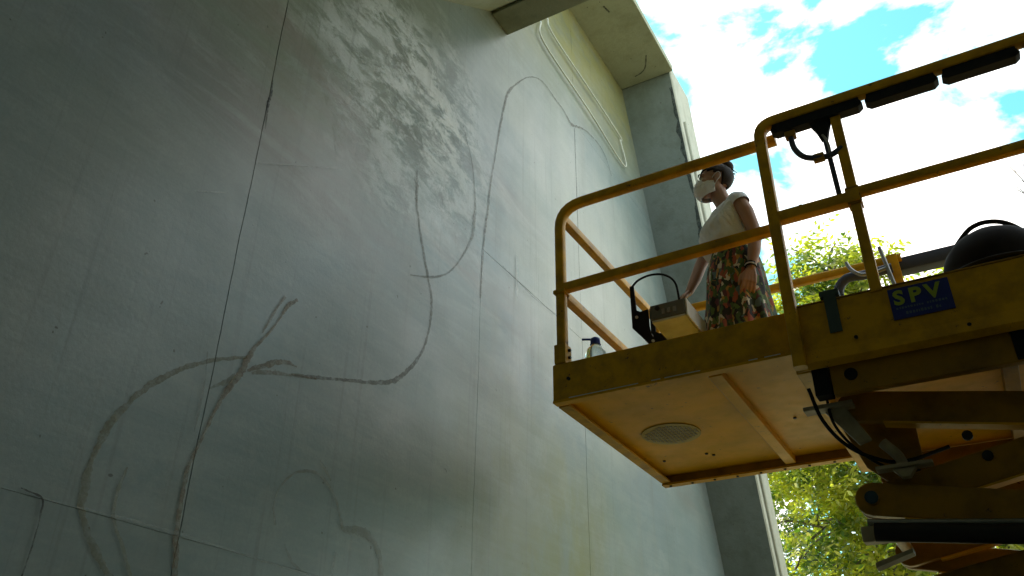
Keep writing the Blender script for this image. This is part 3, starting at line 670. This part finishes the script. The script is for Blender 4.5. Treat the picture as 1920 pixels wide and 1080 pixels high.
# deck underside structure of the main platform
P_(MB().box(XM-.03, XM+.03, YM+.06, Y1-.02, 1.49, 1.575), 'end_beam', M_under, bevel=.006)
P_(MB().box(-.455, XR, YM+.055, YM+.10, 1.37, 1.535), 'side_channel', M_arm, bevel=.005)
P_(MB().box(XM+.033, -.46, YM+.05, YM+.12, 1.375, 1.545), 'black_block', M_black, bevel=.004)  # solid black block at the channel's end
P_(MB().tube([(-.375, YM+.05, 1.445), (-.375, YM+.062, 1.445)], .026, 16), 'pin_hole', M_black)
P_(MB().box(.215, .30, YM+.045, YM+.058, 1.375, 1.50), 'black_cover', M_black, bevel=.004)
P_(MB().box(-.455, XR, Y1-.10, Y1-.055, 1.37, 1.535), 'side_channel', M_arm, bevel=.005)
P_(MB().box(-.50, XR, YM+.03, Y1-.03, 1.546, 1.560), 'main_floor_sheet', M_under)
for x in (.2, .9, 1.6): P_(MB().box(x-.03, x+.03, YM+.10, Y1-.10, 1.47, 1.545), 'cross_member', M_arm, bevel=.004)
P_(MB().box(-.60, -.40, YM+.13, YM+.20, 1.350, 1.368), 'slide_plate', M_pale, bevel=.003)
P_(MB().prism([(-.52, 1.345), (-.44, 1.36), (-.36, 1.20), (-.41, 1.185)], 'y', YM+.16, YM+.19), 'link_plate', M_pale, bevel=.004)
P_(MB().prism([(-.50, 1.36), (-.20, 1.36), (-.20, 1.08), (-.30, 1.02), (-.42, 1.14)], 'y', 3.725, 3.74), 'gusset_plate', M_arm, bevel=.004)
P_(MB().tube(spline([(-.33, 3.62, 1.20), (-.28, 3.62, 1.13), (-.27, 3.63, 1.06)], 4), .022, 12), 'angled_tube', M_pale, smooth=True)
P_(MB().box(-.37, -.16, 3.54, 3.60, 1.068, 1.083), 'bracket_plate', M_pale, bevel=.003)
P_(MB().prism([(-.31, 1.066), (-.22, 1.066), (-.25, 1.03), (-.28, 1.03)], 'y', 3.55, 3.59), 'bracket_gusset', M_pale, bevel=.003)
rail('hydraulic_hose', spline([(-.56, 3.50, 1.44), (-.53, 3.52, 1.30), (-.46, 3.55, 1.19), (-.36, 3.6, 1.13), (-.26, 3.65, 1.12), (-.1, 3.8, 1.2)], 6), .008, 0, mat=M_black)
rail('hydraulic_hose', spline([(-.50, 3.53, 1.40), (-.49, 3.55, 1.28), (-.42, 3.6, 1.17), (-.3, 3.66, 1.09), (-.15, 3.8, 1.12)], 6), .006, 0, mat=M_black)
# scissor stack
CX, HALF, STEP, ZT = .58, .99, .395, 1.37
def arm(y0, y1, z_left, z_right, mat=M_arm):
    a = Vector((CX-HALF, 0, z_left)); b = Vector((CX+HALF, 0, z_right)); d = (b-a).normalized(); n_ = Vector((-d.z, 0, d.x)); w = .066
    poly = []
    for k in range(9):
        t = pi/2 + pi*k/8; q = a + (d*cos(t)+n_*sin(t))*w; poly.append((q.x, q.z))
    for k in range(9):
        t = -pi/2 + pi*k/8; q = b + (d*cos(t)+n_*sin(t))*w; poly.append((q.x, q.z))
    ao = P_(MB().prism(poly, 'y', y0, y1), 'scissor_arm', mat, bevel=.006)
    return ao
def flange(y0, y1, z_left, z_right, parent):
    a = Vector((CX-HALF, 0, z_left)); b = Vector((CX+HALF, 0, z_right)); d = (b-a).normalized(); n_ = Vector((-d.z, 0, d.x)); a = a+d*.12; b = b-d*.1
    
    pts = [a-n_*.0675, b-n_*.0675, b-n_*.076, a-n_*.076]
    P_(MB().prism([(p.x, p.z) for p in pts], 'y', y0-.012, y1+.004), 'arm_flange', M_under, parent=parent)
for lv in range(6):
    z1 = ZT-STEP*lv; z0 = z1-STEP+.0
    for (ya, yb, flip) in ((3.60, 3.65, 0), (3.665, 3.715, 1), (4.70, 4.75, 0), (4.635, 4.685, 1)):
        if flip == 0: o = arm(ya, yb, z1, z0); flange(ya, yb, z1, z0, o)
        else: o = arm(ya, yb, z0, z1); flange(ya, yb, z0, z1, o)
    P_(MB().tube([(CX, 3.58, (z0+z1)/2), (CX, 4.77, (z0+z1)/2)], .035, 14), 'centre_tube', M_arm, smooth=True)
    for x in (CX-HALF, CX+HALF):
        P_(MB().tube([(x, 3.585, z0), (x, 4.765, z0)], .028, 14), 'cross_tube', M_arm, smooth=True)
        P_(MB().tube([(x, 3.575, z0), (x, 3.60, z0)], .026, 14), 'pin_cap', M_bluepin, smooth=True)
P_(MB().tube([(-.02, 3.592, 1.17), (-.02, 3.605, 1.17)], .02, 12), 'pin_cap', M_pin)
P_(MB().tube([(.03, 3.655, 1.10), (.03, 3.665, 1.10)], .02, 12), 'pin_cap', M_pin)
# lift cylinder between the arm pairs
P_(MB().tube([(-.42, 3.56, .835), (1.3, 3.60, .62)], .036, 16), 'lift_cylinder', M_pin, smooth=True)
P_(MB().tube([(-.44, 3.56, .875), (1.2, 3.60, .69)], .013, 12), 'cylinder_pipe', M_steel, smooth=True)
P_(MB().box(-.47, -.30, 3.55, 3.62, .80, .86, b=.006), 'cylinder_bracket', M_pale)
P_(MB().prism([(-.44, .70), (-.30, .745), (-.30, .76), (-.44, .72)], 'y', 3.55, 3.62), 'bracket_plate', M_pale)
# chassis and wheels (below the frame of the photograph)
P_(MB().box(-.55, 1.85, 3.62, 4.74, -1.32, -1.09, b=.03), 'chassis', M_yellow)
P_(MB().box(-.45, 1.7, 3.5, 4.88, -1.24, -1.14, b=.02), 'chassis_tray', M_pin)
for x in (-.15, 1.45):
    for y in (3.45, 4.68):
        w = P_(MB().tube([(x, y, -1.29), (x, y+.04, -1.29), (x, y+.22, -1.29), (x, y+.26, -1.29)], [.27, .31, .31, .27], 28), 'wheel', M_black, smooth=True)
        P_(MB().tube([(x, y-.006, -1.29), (x, y+.266, -1.29)], .15, 20), 'rim', M_yellow, smooth=True, parent=w)

# ------------------------------------------------------------------ things on the platform
# black domed bag with a carrying loop
bag = empty('domed_bag', (.30, 3.95, DZ), 'black domed bag with a top loop resting behind the toe board at right', 'bag')
mb = MB(); V = []; F = []; n, m_ = 36, 14; bx, by, rx, ry, H = .275, 3.85, .222, .19, .535
for i in range(m_+1):
    t = i/m_; z = DZ + H*sin(t*pi/2)**(.8); s = (1-(max(0, (z-DZ-.30))/(H-.30))**2.3) if z > DZ+.30 else 1
    s = math.sqrt(max(s, 0.0004)); 
    for k in range(n):
        a = 2*pi*k/n; wv = 1+.04*noise.noise(Vector((cos(a)*2.4, sin(a)*2.4, z*6)))+.012*noise.noise(Vector((cos(a)*8, sin(a)*8, z*20)))
        V.append((bx+rx*s*wv*cos(a), by+ry*s*wv*sin(a), z))
for i in range(m_):
    for k in range(n): F.append((i*n+k, i*n+(k+1) % n, (i+1)*n+(k+1) % n, (i+1)*n+k))
F.append(tuple(m_*n+k for k in range(n)))
o = MB().add(V, F).build('bag_body', paint('bag_fabric', (.004, .004, .009), .85, (.01, .01, .014), .5), bag, smooth=True)
MB().tube([Vector((bx+(rx+.004)*cos(2*pi*k/40), by+(ry+.004)*sin(2*pi*k/40), DZ+.30)) for k in range(40)], .007, 6, closed=True).build('rim_piping', M_navy, bag, smooth=True)
MB().tube(spline([(bx-.14, by-.02, DZ+.48), (bx-.09, by-.02, DZ+.535), (bx-.05, by-.02, DZ+.565), (bx, by-.02, DZ+.575), (bx+.055, by-.02, DZ+.562), (bx+.10, by-.02, DZ+.530), (bx+.14, by-.02, DZ+.48)], 5), .011, 8).build('carry_loop', M_black, bag, smooth=True)

# water bottle with blue spout cap
bot = empty('water_bottle', (-1.585, 3.62, DZ), 'clear plastic bottle with dark blue spout cap beside the corner post', 'bottle')
prof = [(0, .058), (.20, .058), (.245, .055), (.275, .045), (.292, .026), (.302, .019), (.312, .019)]
mg = NT('clear_plastic'); mg.fin((.86, .93, .97), .06); mg.b.inputs['Transmission Weight'].default_value = .95; mg.b.inputs['IOR'].default_value = 1.35
MB().tube([(-1.585, 3.62, DZ+z) for z, r in prof], [r for z, r in prof], 24).build('bottle_body', mg.m, bot, smooth=True)
MB().tube([(-1.585, 3.62, DZ+z) for z in (.305, .31, .335, .34)], [.022, .026, .025, .018], 18).build('cap', M_bluecap, bot, smooth=True)
MB().tube(spline([(-1.59, 3.62, DZ+.33), (-1.615, 3.615, DZ+.338), (-1.655, 3.61, DZ+.345)], 4), .006, 8).build('spout', M_bluecap, bot, smooth=True)
MB().tube([Vector((-1.585+.026*cos(2*pi*k/24), 3.62+.026*sin(2*pi*k/24), DZ+.303)) for k in range(24)], .003, 6, closed=True).build('neck_ring', M_bluecap, bot, smooth=True)

# grey metal case raised on a black bracket, arched handle
case = empty('metal_case', (-1.2, 3.8, DZ), 'grey metal case on black bracket with thin arched handle under her right hand', 'case')
CY0, CY1 = 3.70, 4.02
MB().box(-1.305, -1.115, CY0, CY1, 2.050, 2.135, b=.006).build('case_body', M_greybox, case)
MB().box(-1.300, -1.120, CY0+.006, CY1-.006, 2.036, 2.0495, b=.002).build('bottom_panel', M_palebox, case)
MB().box(-1.1145, -1.106, CY0+.004, CY1-.004, 2.035, 2.133, b=.002).build('side_edge', M_whitebox, case)
mb = MB(); [mb.box(x, x+.018, CY0-.005, CY0+.001, 2.07, 2.10, b=.002) for x in (-1.24, -1.21, -1.18)]
mb.build('switches', M_steel, case)
MB().tube([(-1.262, CY0+.001, 2.108), (-1.262, CY0-.012, 2.108)], .012, 12).build('knob', M_pin, case, smooth=True)
MB().prism([(-1.40, 2.27), (-1.378, 2.27), (-1.372, 2.12), (-1.35, 2.105), (-1.308, 2.11), (-1.308, 2.01), (-1.30, 1.96), (-1.26, 1.88), (-1.285, 1.86), (-1.33, 1.93), (-1.40, 2.02)], 'y', CY0-.02, CY0-.008).build('side_bracket', M_black, case, bevel=.002)
MB().prism([(-1.40, 2.27), (-1.378, 2.27), (-1.372, 2.12), (-1.35, 2.105), (-1.308, 2.11), (-1.308, 2.01), (-1.30, 1.96), (-1.26, 1.88), (-1.285, 1.86), (-1.33, 1.93), (-1.40, 2.02)], 'y', CY1-.06, CY1-.05).build('side_bracket', M_black, case, bevel=.002)
MB().box(-1.399, -1.386, CY0-.007, CY1-.062, 2.025, 2.10, b=.002).build('bracket_web', M_palebox, case)
for z0_, x0_ in ((2.075, -1.37), (1.92, -1.292)): MB().tube([(x0_, CY0-.021, z0_), (x0_, CY0-.027, z0_)], .008, 10).build('bolt_head', M_whitebox, case)
MB().box(-1.39, -1.10, CY0-.0, CY1-.05, DZ, DZ+.02, b=.004).build('foot_plate', M_black, case)
for x in (-1.30, -1.16): MB().box(x-.012, x+.012, CY1-.05, CY1-.02, DZ+.02, 2.0355, b=.002).build('support_leg', M_black, case)
MB().tube(spline([(-1.392, CY0-.014, 2.262), (-1.35, CY0-.01, 2.30), (-1.28, CY0, 2.318), (-1.205, CY0, 2.295), (-1.155, CY0, 2.235), (-1.143, CY0+.005, 2.13)], 6), .006, 8).build('arched_handle', M_black, case, smooth=True)

# ------------------------------------------------------------------ person (faces the wall, -X; her left side is toward the camera)
PX, PY = -.94, 4.12
person = empty('person', (PX, PY, DZ), 'woman in white face mask, sleeveless cream top and leafy print skirt on the platform', 'person')
TURN = radians(38)
def W(f, l, u):                                   # body frame -> world
    x, y = -f, -l
    c, s = cos(TURN), sin(TURN)
    return Vector((PX + x*c - y*s, PY + x*s + y*c, DZ+u))
def mat_skin():
    m = NT('skin'); c = m.mix(m.noise(7, 3), (0.42, 0.235, 0.165), (0.36, 0.19, 0.13))
    m.fin(c, 0.5); m.b.inputs['Subsurface Weight'].default_value = 0.12; m.b.inputs['Subsurface Radius'].default_value = (.02, .008, .004); return m.m
M_skin = mat_skin()
def mat_cloth(name, a, b, sc=5, ro=.85, tr=0.0):
    m = NT(name); c = m.mix(m.noise(sc, 4), a, b)
    return m.fin(c, ro, m.bump(m.noise(1, 4, .5, m.map((13, 13, 7)), 1.2), .9, .022))
M_top = mat_cloth('cream_cloth', (.80, .83, .92), (.70, .73, .82))
M_mask = mat_cloth('mask_cloth', (.80, .80, .87), (.74, .74, .80))
def mat_hair():
    m = NT('dark_hair'); c = m.mix(m.noise(1, 5, .6, m.map((60, 60, 160))), (.013, .008, .008), (.035, .022, .019))
    return m.fin(c, .62, m.bump(m.noise(1, 3, .5, m.map((50, 50, 240))), .6, .004), spec=.25)
M_hair = mat_hair()
def mat_skirt():
    m = NT('leafy_skirt_print')
    wv = m.n('ShaderNodeTexVoronoi'); wv.feature = 'F1'; wv.inputs['Scale'].default_value = 42
    nn = m.n('ShaderNodeTexNoise'); nn.inputs['Scale'].default_value = 18; m.l(m.pos, nn.inputs['Vector'])
    ad = m.n('ShaderNodeVectorMath', operation='MULTIPLY_ADD'); m.l(nn.outputs['Color'], ad.inputs[0]); ad.inputs[1].default_value = (.06, .06, .06)
    m.l(m.map((1.4, 1, .62)), ad.inputs[2]); m.l(ad.outputs[0], wv.inputs['Vector'])
    sp = m.n('ShaderNodeSeparateColor'); m.l(wv.outputs['Color'], sp.inputs[0])
    q = m.n('ShaderNodeValToRGB'); q.color_ramp.interpolation = 'CONSTANT'; e = q.color_ramp.elements
    cs = [(0, (.022, .018, .018)), (.20, (.07, .12, .04)), (.42, (.03, .045, .022)), (.52, (.36, .09, .05)), (.63, (.10, .16, .04)), (.74, (.46, .25, .06)), (.83, (.13, .04, .05)), (.88, (.65, .58, .46)), (.96, (.10, .16, .17))]
    e[0].position, e[0].color = 0, cs[0][1]+(1,); e[1].position, e[1].color = cs[1][0], cs[1][1]+(1,)
    for p_, c_ in cs[2:]: el = e.new(p_); el.color = c_+(1,)
    m.l(sp.outputs[0], q.inputs[0])
    return m.fin(q.outputs[0], .8, m.bump(m.noise(1, 4, .6, m.map((40, 40, 8))), .3, .005))
M_skirt = mat_skirt()
M_eye = paint('dark_eye', (.012, .008, .006), .15, (.01, .01, .01), .1)
M_eyew = paint('eye_white', (.6, .58, .55), .2, (.5, .45, .4), .1)

def tubeL(mb, pts, radii, n=14):                  # body-frame tube
    return mb.tube([W(*p) for p in pts], radii, n)
def ellL(mb, c, r, tilt=None):
    # ellipsoid aligned with the body frame
    M = Matrix.Rotation(TURN, 3, 'Z')
    if tilt: M = M @ tilt
    return mb.ell(W(*c), (r[0], r[1], r[2]), 20, 14, M)
def hand(mb, wrist, d, nrm, thumb, curl, spread=.12):
    """palm, four unequal fingers and a thumb, body frame; d = along the fingers, nrm = out of the back of the hand, thumb = thumb side"""
    d = Vector(d).normalized(); nrm = Vector(nrm); nrm = (nrm-d*nrm.dot(d)).normalized(); th = Vector(thumb); th = (th-d*th.dot(d)-nrm*th.dot(nrm)).normalized()
    w = Vector(wrist)
    def T(pts, r): tubeL(mb, [tuple(p) for p in pts], r, 10)
    for k in (-1, -.33, .33, 1):
        T([w-d*.005+th*k*.012, w+d*.035+th*k*.024, w+d*.078+th*k*.029], [.014, .0135, .011])
    L_ = (.062, .074, .080, .072); ks = (-1, -.33, .33, 1)
    for k, ln in zip(ks, L_):
        a = w+d*.074+th*k*.029; dd = (d+th*k*spread*.6).normalized(); p = [a]; ang = 0
        for seg, cc in ((.45, curl[0]), (.31, curl[1]), (.24, curl[2])):
            ang += cc; p.append(p[-1]+(dd*cos(ang)-nrm*sin(ang))*ln*seg)
        T(p, [.0092, .0086, .0078, .0062])
    a = w+d*.020+th*.022; b = a+(th*.55+d*.75-nrm*.25).normalized()*.036; c = b+(d*.95+th*.15-nrm*.35).normalized()*.028; e = c+(d-nrm*.5).normalized()*.022
    T([w+d*.004+th*.008, a, b, c, e], [.013, .014, .0115, .0095, .007])

HC = Vector((.040, -.010, 1.447))                      # head centre
HT = radians(-16)                                   # extra head turn toward the camera (her left)
def HL(f, l, u):                                   # head frame -> body frame
    c, s = cos(HT), sin(HT); return (HC.x + f*c - l*s, HC.y + f*s + l*c, HC.z+u)
MH = Matrix.Rotation(TURN+HT, 3, 'Z')
def ellH(mb, c, r): return mb.ell(W(*HL(*c)), r, 22, 16, MH)
b = MB()
# legs and feet
for s in (-1, 1):
    tubeL(b, [(0, s*.075, .84), (.01, s*.085, .70), (.012, s*.085, .47), (0, s*.085, .42), (-.012, s*.085, .30), (-.01, s*.085, .07)], [.088, .080, .055, .049, .052, .033])
    tubeL(b, [(-.035, s*.088, .035), (.03, s*.09, .035), (.11, s*.095, .025), (.16, s*.098, .018)], [.032, .036, .030, .016])
# trunk
for c, r in (((0, 0, .84), (.115, .160, .11)), ((-.005, 0, .96), (.095, .122, .12)), ((0, 0, 1.08), (.10, .138, .12)), ((-.01, 0, 1.17), (.088, .150, .075))): ellL(b, c, r)
for s in (-1, 1): ellL(b, (.075, s*.062, 1.085), (.055, .058, .058)); ellL(b, (-.005, s*.148, 1.195), (.05, .05, .048))
tubeL(b, [(-.018, 0, 1.18), (-.014, 0, 1.25), (.012, -.004, 1.31), (.038, -.010, 1.39)], [.082, .056, .050, .054])
# left arm (near the camera) hangs, slightly bent
LA = [(-.01, .160, 1.185), (-.03, .190, 1.10), (-.048, .205, .985), (-.050, .210, .92), (-.030, .212, .83), (-.005, .208, .735), (.002, .206, .715)]
tubeL(b, LA, [.047, .044, .038, .036, .035, .024, .021])
hand(b, (.003, .206, .712), (.22, -.03, -1), (0.1, 1, .05), (1, 0, .2), (.25, .35, .3))
# right arm reaches down and forward to the case
RA = [(-.005, -.160, 1.185), (.04, -.190, 1.10), (.095, -.205, 1.00), (.112, -.205, .965), (.155, -.19, .87), (.212, -.165, .765), (.218, -.162, .755)]
tubeL(b, RA, [.047, .043, .037, .036, .034, .024, .021])
hand(b, (.220, -.160, .750), (.75, -.25, -.60), (.55, 0, .8), (-.3, 1, .1), (.2, .55, .5))
# head: skull, face, jaw, nose, lips, ears, brow
ellH(b, (-.014, 0, .030), (.092, .074, .083)); ellH(b, (.022, 0, -.012), (.066, .063, .085)); ellH(b, (.030, 0, -.055), (.050, .050, .050)); ellH(b, (.058, 0, -.088), (.026, .026, .022))
for s in (-1, 1):
    ellH(b, (.010, s*.044, -.055), (.040, .020, .036)); ellH(b, (.066, s*.026, .030), (.022, .028, .010)); ellH(b, (.060, s*.040, -.018), (.022, .020, .018))
    ellH(b, (-.008, s*.072, -.010), (.017, .009, .029)); ellH(b, (.002, s*.074, -.030), (.009, .007, .010))
def tubeH(mb, pts, r, n=10): return mb.tube([W(*HL(*p)) for p in pts], r, n)
tubeH(b, [(.080, 0, .014), (.092, 0, .0), (.104, 0, -.018), (.100, 0, -.030)], [.008, .009, .012, .011])
ellH(b, (.084, 0, -.052), (.010, .022, .006)); ellH(b, (.082, 0, -.063), (.011, .019, .007))
body = b.build('body', M_skin, person, smooth=True)
rm = body.modifiers.new('remesh', 'REMESH'); rm.mode = 'VOXEL'; rm.voxel_size = .0045; rm.use_smooth_shade = True
sm = body.modifiers.new('smooth', 'SMOOTH'); sm.factor = .5; sm.iterations = 3
# eyes, brows
for s in (-1, 1):
    e = MB(); ellH(e, (.0765, s*.031, .006), (.0115, .0125, .0095)); eo = e.build('eye', M_eyew, person, smooth=True)
    e = MB(); ellH(e, (.0865, s*.032+.002*s, .006), (.003, .0062, .0062)); e.build('iris', M_eye, eo, smooth=True)
    e = MB(); tubeH(e, [(.088, s*.016, .0135), (.089, s*.028, .0185), (.083, s*.040, .0165), (.074, s*.048, .010)], [.0018, .0026, .0026, .0015], 6); e.build('eyelash', M_hair, person, smooth=True)
    e = MB(); tubeH(e, [(.092, s*.014, .034), (.091, s*.028, .040), (.080, s*.046, .034)], [.0035, .0042, .002], 8); e.build('eyebrow', M_hair, person, smooth=True)
# hair: swept back cap with lobed surface, bun, loose wisps
V = []; F = []; n, m_ = 48, 26
def hair_ok(p):
    f, l, u = p
    if f > .052 and u < .062: return False
    if f > .012 and u < .040 - (.052-f)*.0: return f < .028 and u > .0 and False
    if u < -.052: return False
    if abs(l) > .05 and -.03 < f and u < .014: return False
    return True
grid = {}
for i in range(m_+1):
    th = pi*i/m_
    for k in range(n):
        a = 2*pi*k/n; f, l, u = -.016+.101*sin(th)*cos(a), .083*sin(th)*sin(a), .030+.092*cos(th)
        wv = 1+.012*sin(a*22+th*6)+.02*noise.noise(Vector((f*25, l*25, u*25)))
        grid[i, k] = len(V); V.append(((f+.016)*wv-.016, l*wv, (u-.03)*wv+.03))
for i in range(m_):
    for k in range(n):
        ids = [grid[i, k], grid[i+1, k], grid[i+1, (k+1) % n], grid[i, (k+1) % n]]
        if all(hair_ok(V[q]) for q in ids): F.append(ids)
ho = MB().add([W(*HL(*p)) for p in V], F).build('hair', M_hair, person, smooth=True)
so_ = ho.modifiers.new('solid', 'SOLIDIFY'); so_.thickness = .008; so_.offset = -1
bu = MB(); rs = random.Random(4)
ellH(bu, (-.078, .004, .100), (.046, .046, .042))
for k in range(5):
    a0 = k*1.25; tubeH(bu, [(-.068+.031*cos(a0+t*.5)*sin(.5+t*.33), .004+.034*sin(a0+t*.5)*sin(.5+t*.33), .108+.032*cos(.5+t*.33)) for t in range(7)], [.006, .010, .012, .012, .012, .010, .006], 8)
bu.build('hair_bun', M_hair, ho, smooth=True)
wi = MB()
for k in range(7):
    a = (-.085, rs.uniform(-.03, .03), rs.uniform(.03, .09)); e = (-.112-rs.uniform(0, .025), a[1]+rs.uniform(-.02, .02), rs.uniform(.02, .075))
    tubeH(wi, [a, ((a[0]+e[0])/2, a[1], (a[2]+e[2])/2+.012), e], [.007, .004, .001], 6)
wi.build('loose_strands', M_hair, ho, smooth=True)
# mask: folded shell over nose and chin, with ear loops
V = []; F = []; n, m_ = 26, 18
for i in range(m_+1):
    t = i/m_
    for k in range(n+1):
        a = (k/n-.5)*radians(172); u = .006-.128*t
        if abs(a) < 1.0: pass
        lift = sin(pi*min(1, max(0, t)))**.6
        rad = .088+.040*lift*math.cos(a*.62)**2
        side = .066 - .012*abs(2*t-1)**2
        f = -.004+(rad+.006)*max(cos(a), 0)**.75; l = side*sin(a)*1.02
        u += -.018*(abs(a)/1.5)**2*(1-2*t)*1.1 - .010*(1-abs(a)/1.5)*(t-.5)
        crease = .004*math.exp(-((t-.5)/.04)**2)
        V.append(W(*HL(f-crease, l, u)))
for i in range(m_):
    for k in range(n): a = i*(n+1)+k; F.append((a, a+1, a+n+2, a+n+1))
mk = MB().add(V, F).build('face_mask', M_mask, person, smooth=True)
md = mk.modifiers.new('solid', 'SOLIDIFY'); md.thickness = .002
for s in (-1, 1):
    e = MB()
    tubeH(e, spline([(.020, s*.064, -.010), (.004, s*.074, .006), (-.014, s*.080, .018), (-.026, s*.083, .006), (-.024, s*.082, -.020), (-.004, s*.076, -.042), (.022, s*.062, -.085)], 4), .0020, 6)
    e.build('ear_loop', M_mask, mk, smooth=True)
# blouse
def loft(rings, n=56, fn=None):
    V = []; F = []
    for i, (c, rf, rl, pw) in enumerate(rings):
        for k in range(n):
            a = 2*pi*k/n; ca, sa = cos(a), sin(a)
            ca = math.copysign(abs(ca)**pw, ca); sa = math.copysign(abs(sa)**pw, sa)
            m = 1+(fn(a, c[2]) if fn else 0)
            dz = -.045*max(0, cos(a))*max(0, min(1, (c[2]-1.20)/.05))
            V.append(W(c[0]+rf*ca*m, c[1]+rl*sa*m, c[2]+dz))
    for i in range(len(rings)-1):
        for k in range(n): F.append((i*n+k, i*n+(k+1) % n, (i+1)*n+(k+1) % n, (i+1)*n+k))
    return V, F
def resamp(rings, k=4):
    P = [Vector((r[0][0], r[0][2], r[1])) for r in rings]; Q = [Vector((r[2], r[3], 0)) for r in rings]
    a = spline(P, k); b_ = spline(Q, k)
    return [((p.x, 0, p.y), p.z, q.x, q.y) for p, q in zip(a, b_)]
def wrk(a, u):
    return .06*noise.noise(Vector((cos(a)*2.2, sin(a)*2.2, u*8))) + .06*abs(noise.noise(Vector((cos(a-u*6)*3.4, sin(a-u*6)*3.4, u*9)))) + .13*abs(noise.noise(Vector((cos(a+u*3)*5.5, sin(a+u*3)*5.5, u*3.5))))-.03 + .02*sin(a*9+u*30)*max(0, min(1, (1.06-u)/.1))
rings = [((0, 0, .925), .100, .132, .95), ((.004, 0, .945), .122, .152, .92), ((.012, 0, .975), .138, .165, .92), ((.018, 0, 1.02), .135, .162, .92), ((.024, 0, 1.075), .136, .164, .9), ((.016, 0, 1.13), .118, .168, .88), ((.002, 0, 1.18), .100, .172, .86), ((-.006, 0, 1.215), .086, .162, .86), ((-.010, 0, 1.240), .074, .130, .95), ((-.008, 0, 1.258), .068, .092, 1.0), ((-.006, 0, 1.268), .063, .074, 1.0)]
V, F = loft(resamp(rings), fn=wrk)
bl = MB().add(V, F)
bo = bl.build('sleeveless_top', M_top, person, smooth=True)
md = bo.modifiers.new('solid', 'SOLIDIFY'); md.thickness = .003; md.offset = 1
sb = bo.modifiers.new('sub', 'SUBSURF'); sb.levels = 1; sb.render_levels = 1
for s, arm_ in ((1, LA), (-1, RA)):
    V = []; F = []; n = 26
    a = Vector((-.006, s*.115, 1.205)); c = Vector(arm_[0]); e = Vector(arm_[0])+(Vector(arm_[1])-Vector(arm_[0]))*.42
    pts = [W(*a), W(*(a.lerp(c, .6)+Vector((0, 0, .012)))), W(*(c+Vector((0, s*.006, .004)))), W(*(c.lerp(e, .6)+Vector((0, s*.006, .002)))), W(*e)]
    MB().tube(pts[:4], [.056, .057, .055, .053], 26, cap=False).build('cap_sleeve', M_top, bo, smooth=True)
    o_ = bpy.data.objects[-1] if False else None
# collar edge
MB().tube([W(-.006+.064*cos(2*pi*k/40), .075*sin(2*pi*k/40), 1.268-.045*max(0, cos(2*pi*k/40))) for k in range(40)], .0045, 8, closed=True).build('neckline', M_top, bo, smooth=True)
# skirt and waistband
def pleat(a, u):
    k = max(0, min(1, (.93-u)/.45)); return (.018+.07*k)*(.6*sin(a*11+2*noise.noise(Vector((u*2, 0, 0))))+.4*sin(a*17+1.3+u*4))*k**.5 + .04*noise.noise(Vector((cos(a)*1.5, sin(a)*1.5, u*3)))
rings = [((0, 0, .955), .100, .130, 1), ((0, 0, .93), .112, .142, 1), ((-.002, 0, .86), .140, .168, 1), ((0, 0, .76), .160, .175, 1), ((.004, 0, .6), .172, .185, 1), ((.006, 0, .45), .190, .203, 1), ((.008, 0, .26), .220, .235, 1)]
V, F = loft(resamp(rings, 6), 120, pleat)
sk = MB().add(V, F).build('skirt', M_skirt, person, smooth=True)
md = sk.modifiers.new('solid', 'SOLIDIFY'); md.thickness = .003
V, F = loft([((0, 0, .925), .114, .144, 1), ((0, 0, .945), .114, .144, 1), ((0, 0, .962), .110, .140, 1)], 60)
wb = MB().add(V, F).build('waistband', M_black, sk, smooth=True); wb.modifiers.new('solid', 'SOLIDIFY').thickness = .004
for u_, mt in ((.748, M_black), (.738, M_mask), (.729, M_black)):
    MB().tube([W(.0005+.0275*cos(2*pi*k/28), .207+.0275*sin(2*pi*k/28), u_+.004*cos(2*pi*k/28)) for k in range(28)], .0038, 6, closed=True).build('bracelet', mt, person, smooth=True)
# shoes
for s in (-1, 1):
    e = MB(); e.ell(W(.05, s*.093, .036), (.125, .046, .034), 20, 12, Matrix.Rotation(TURN, 3, 'Z')); e.build('shoe', M_black, person, smooth=True)
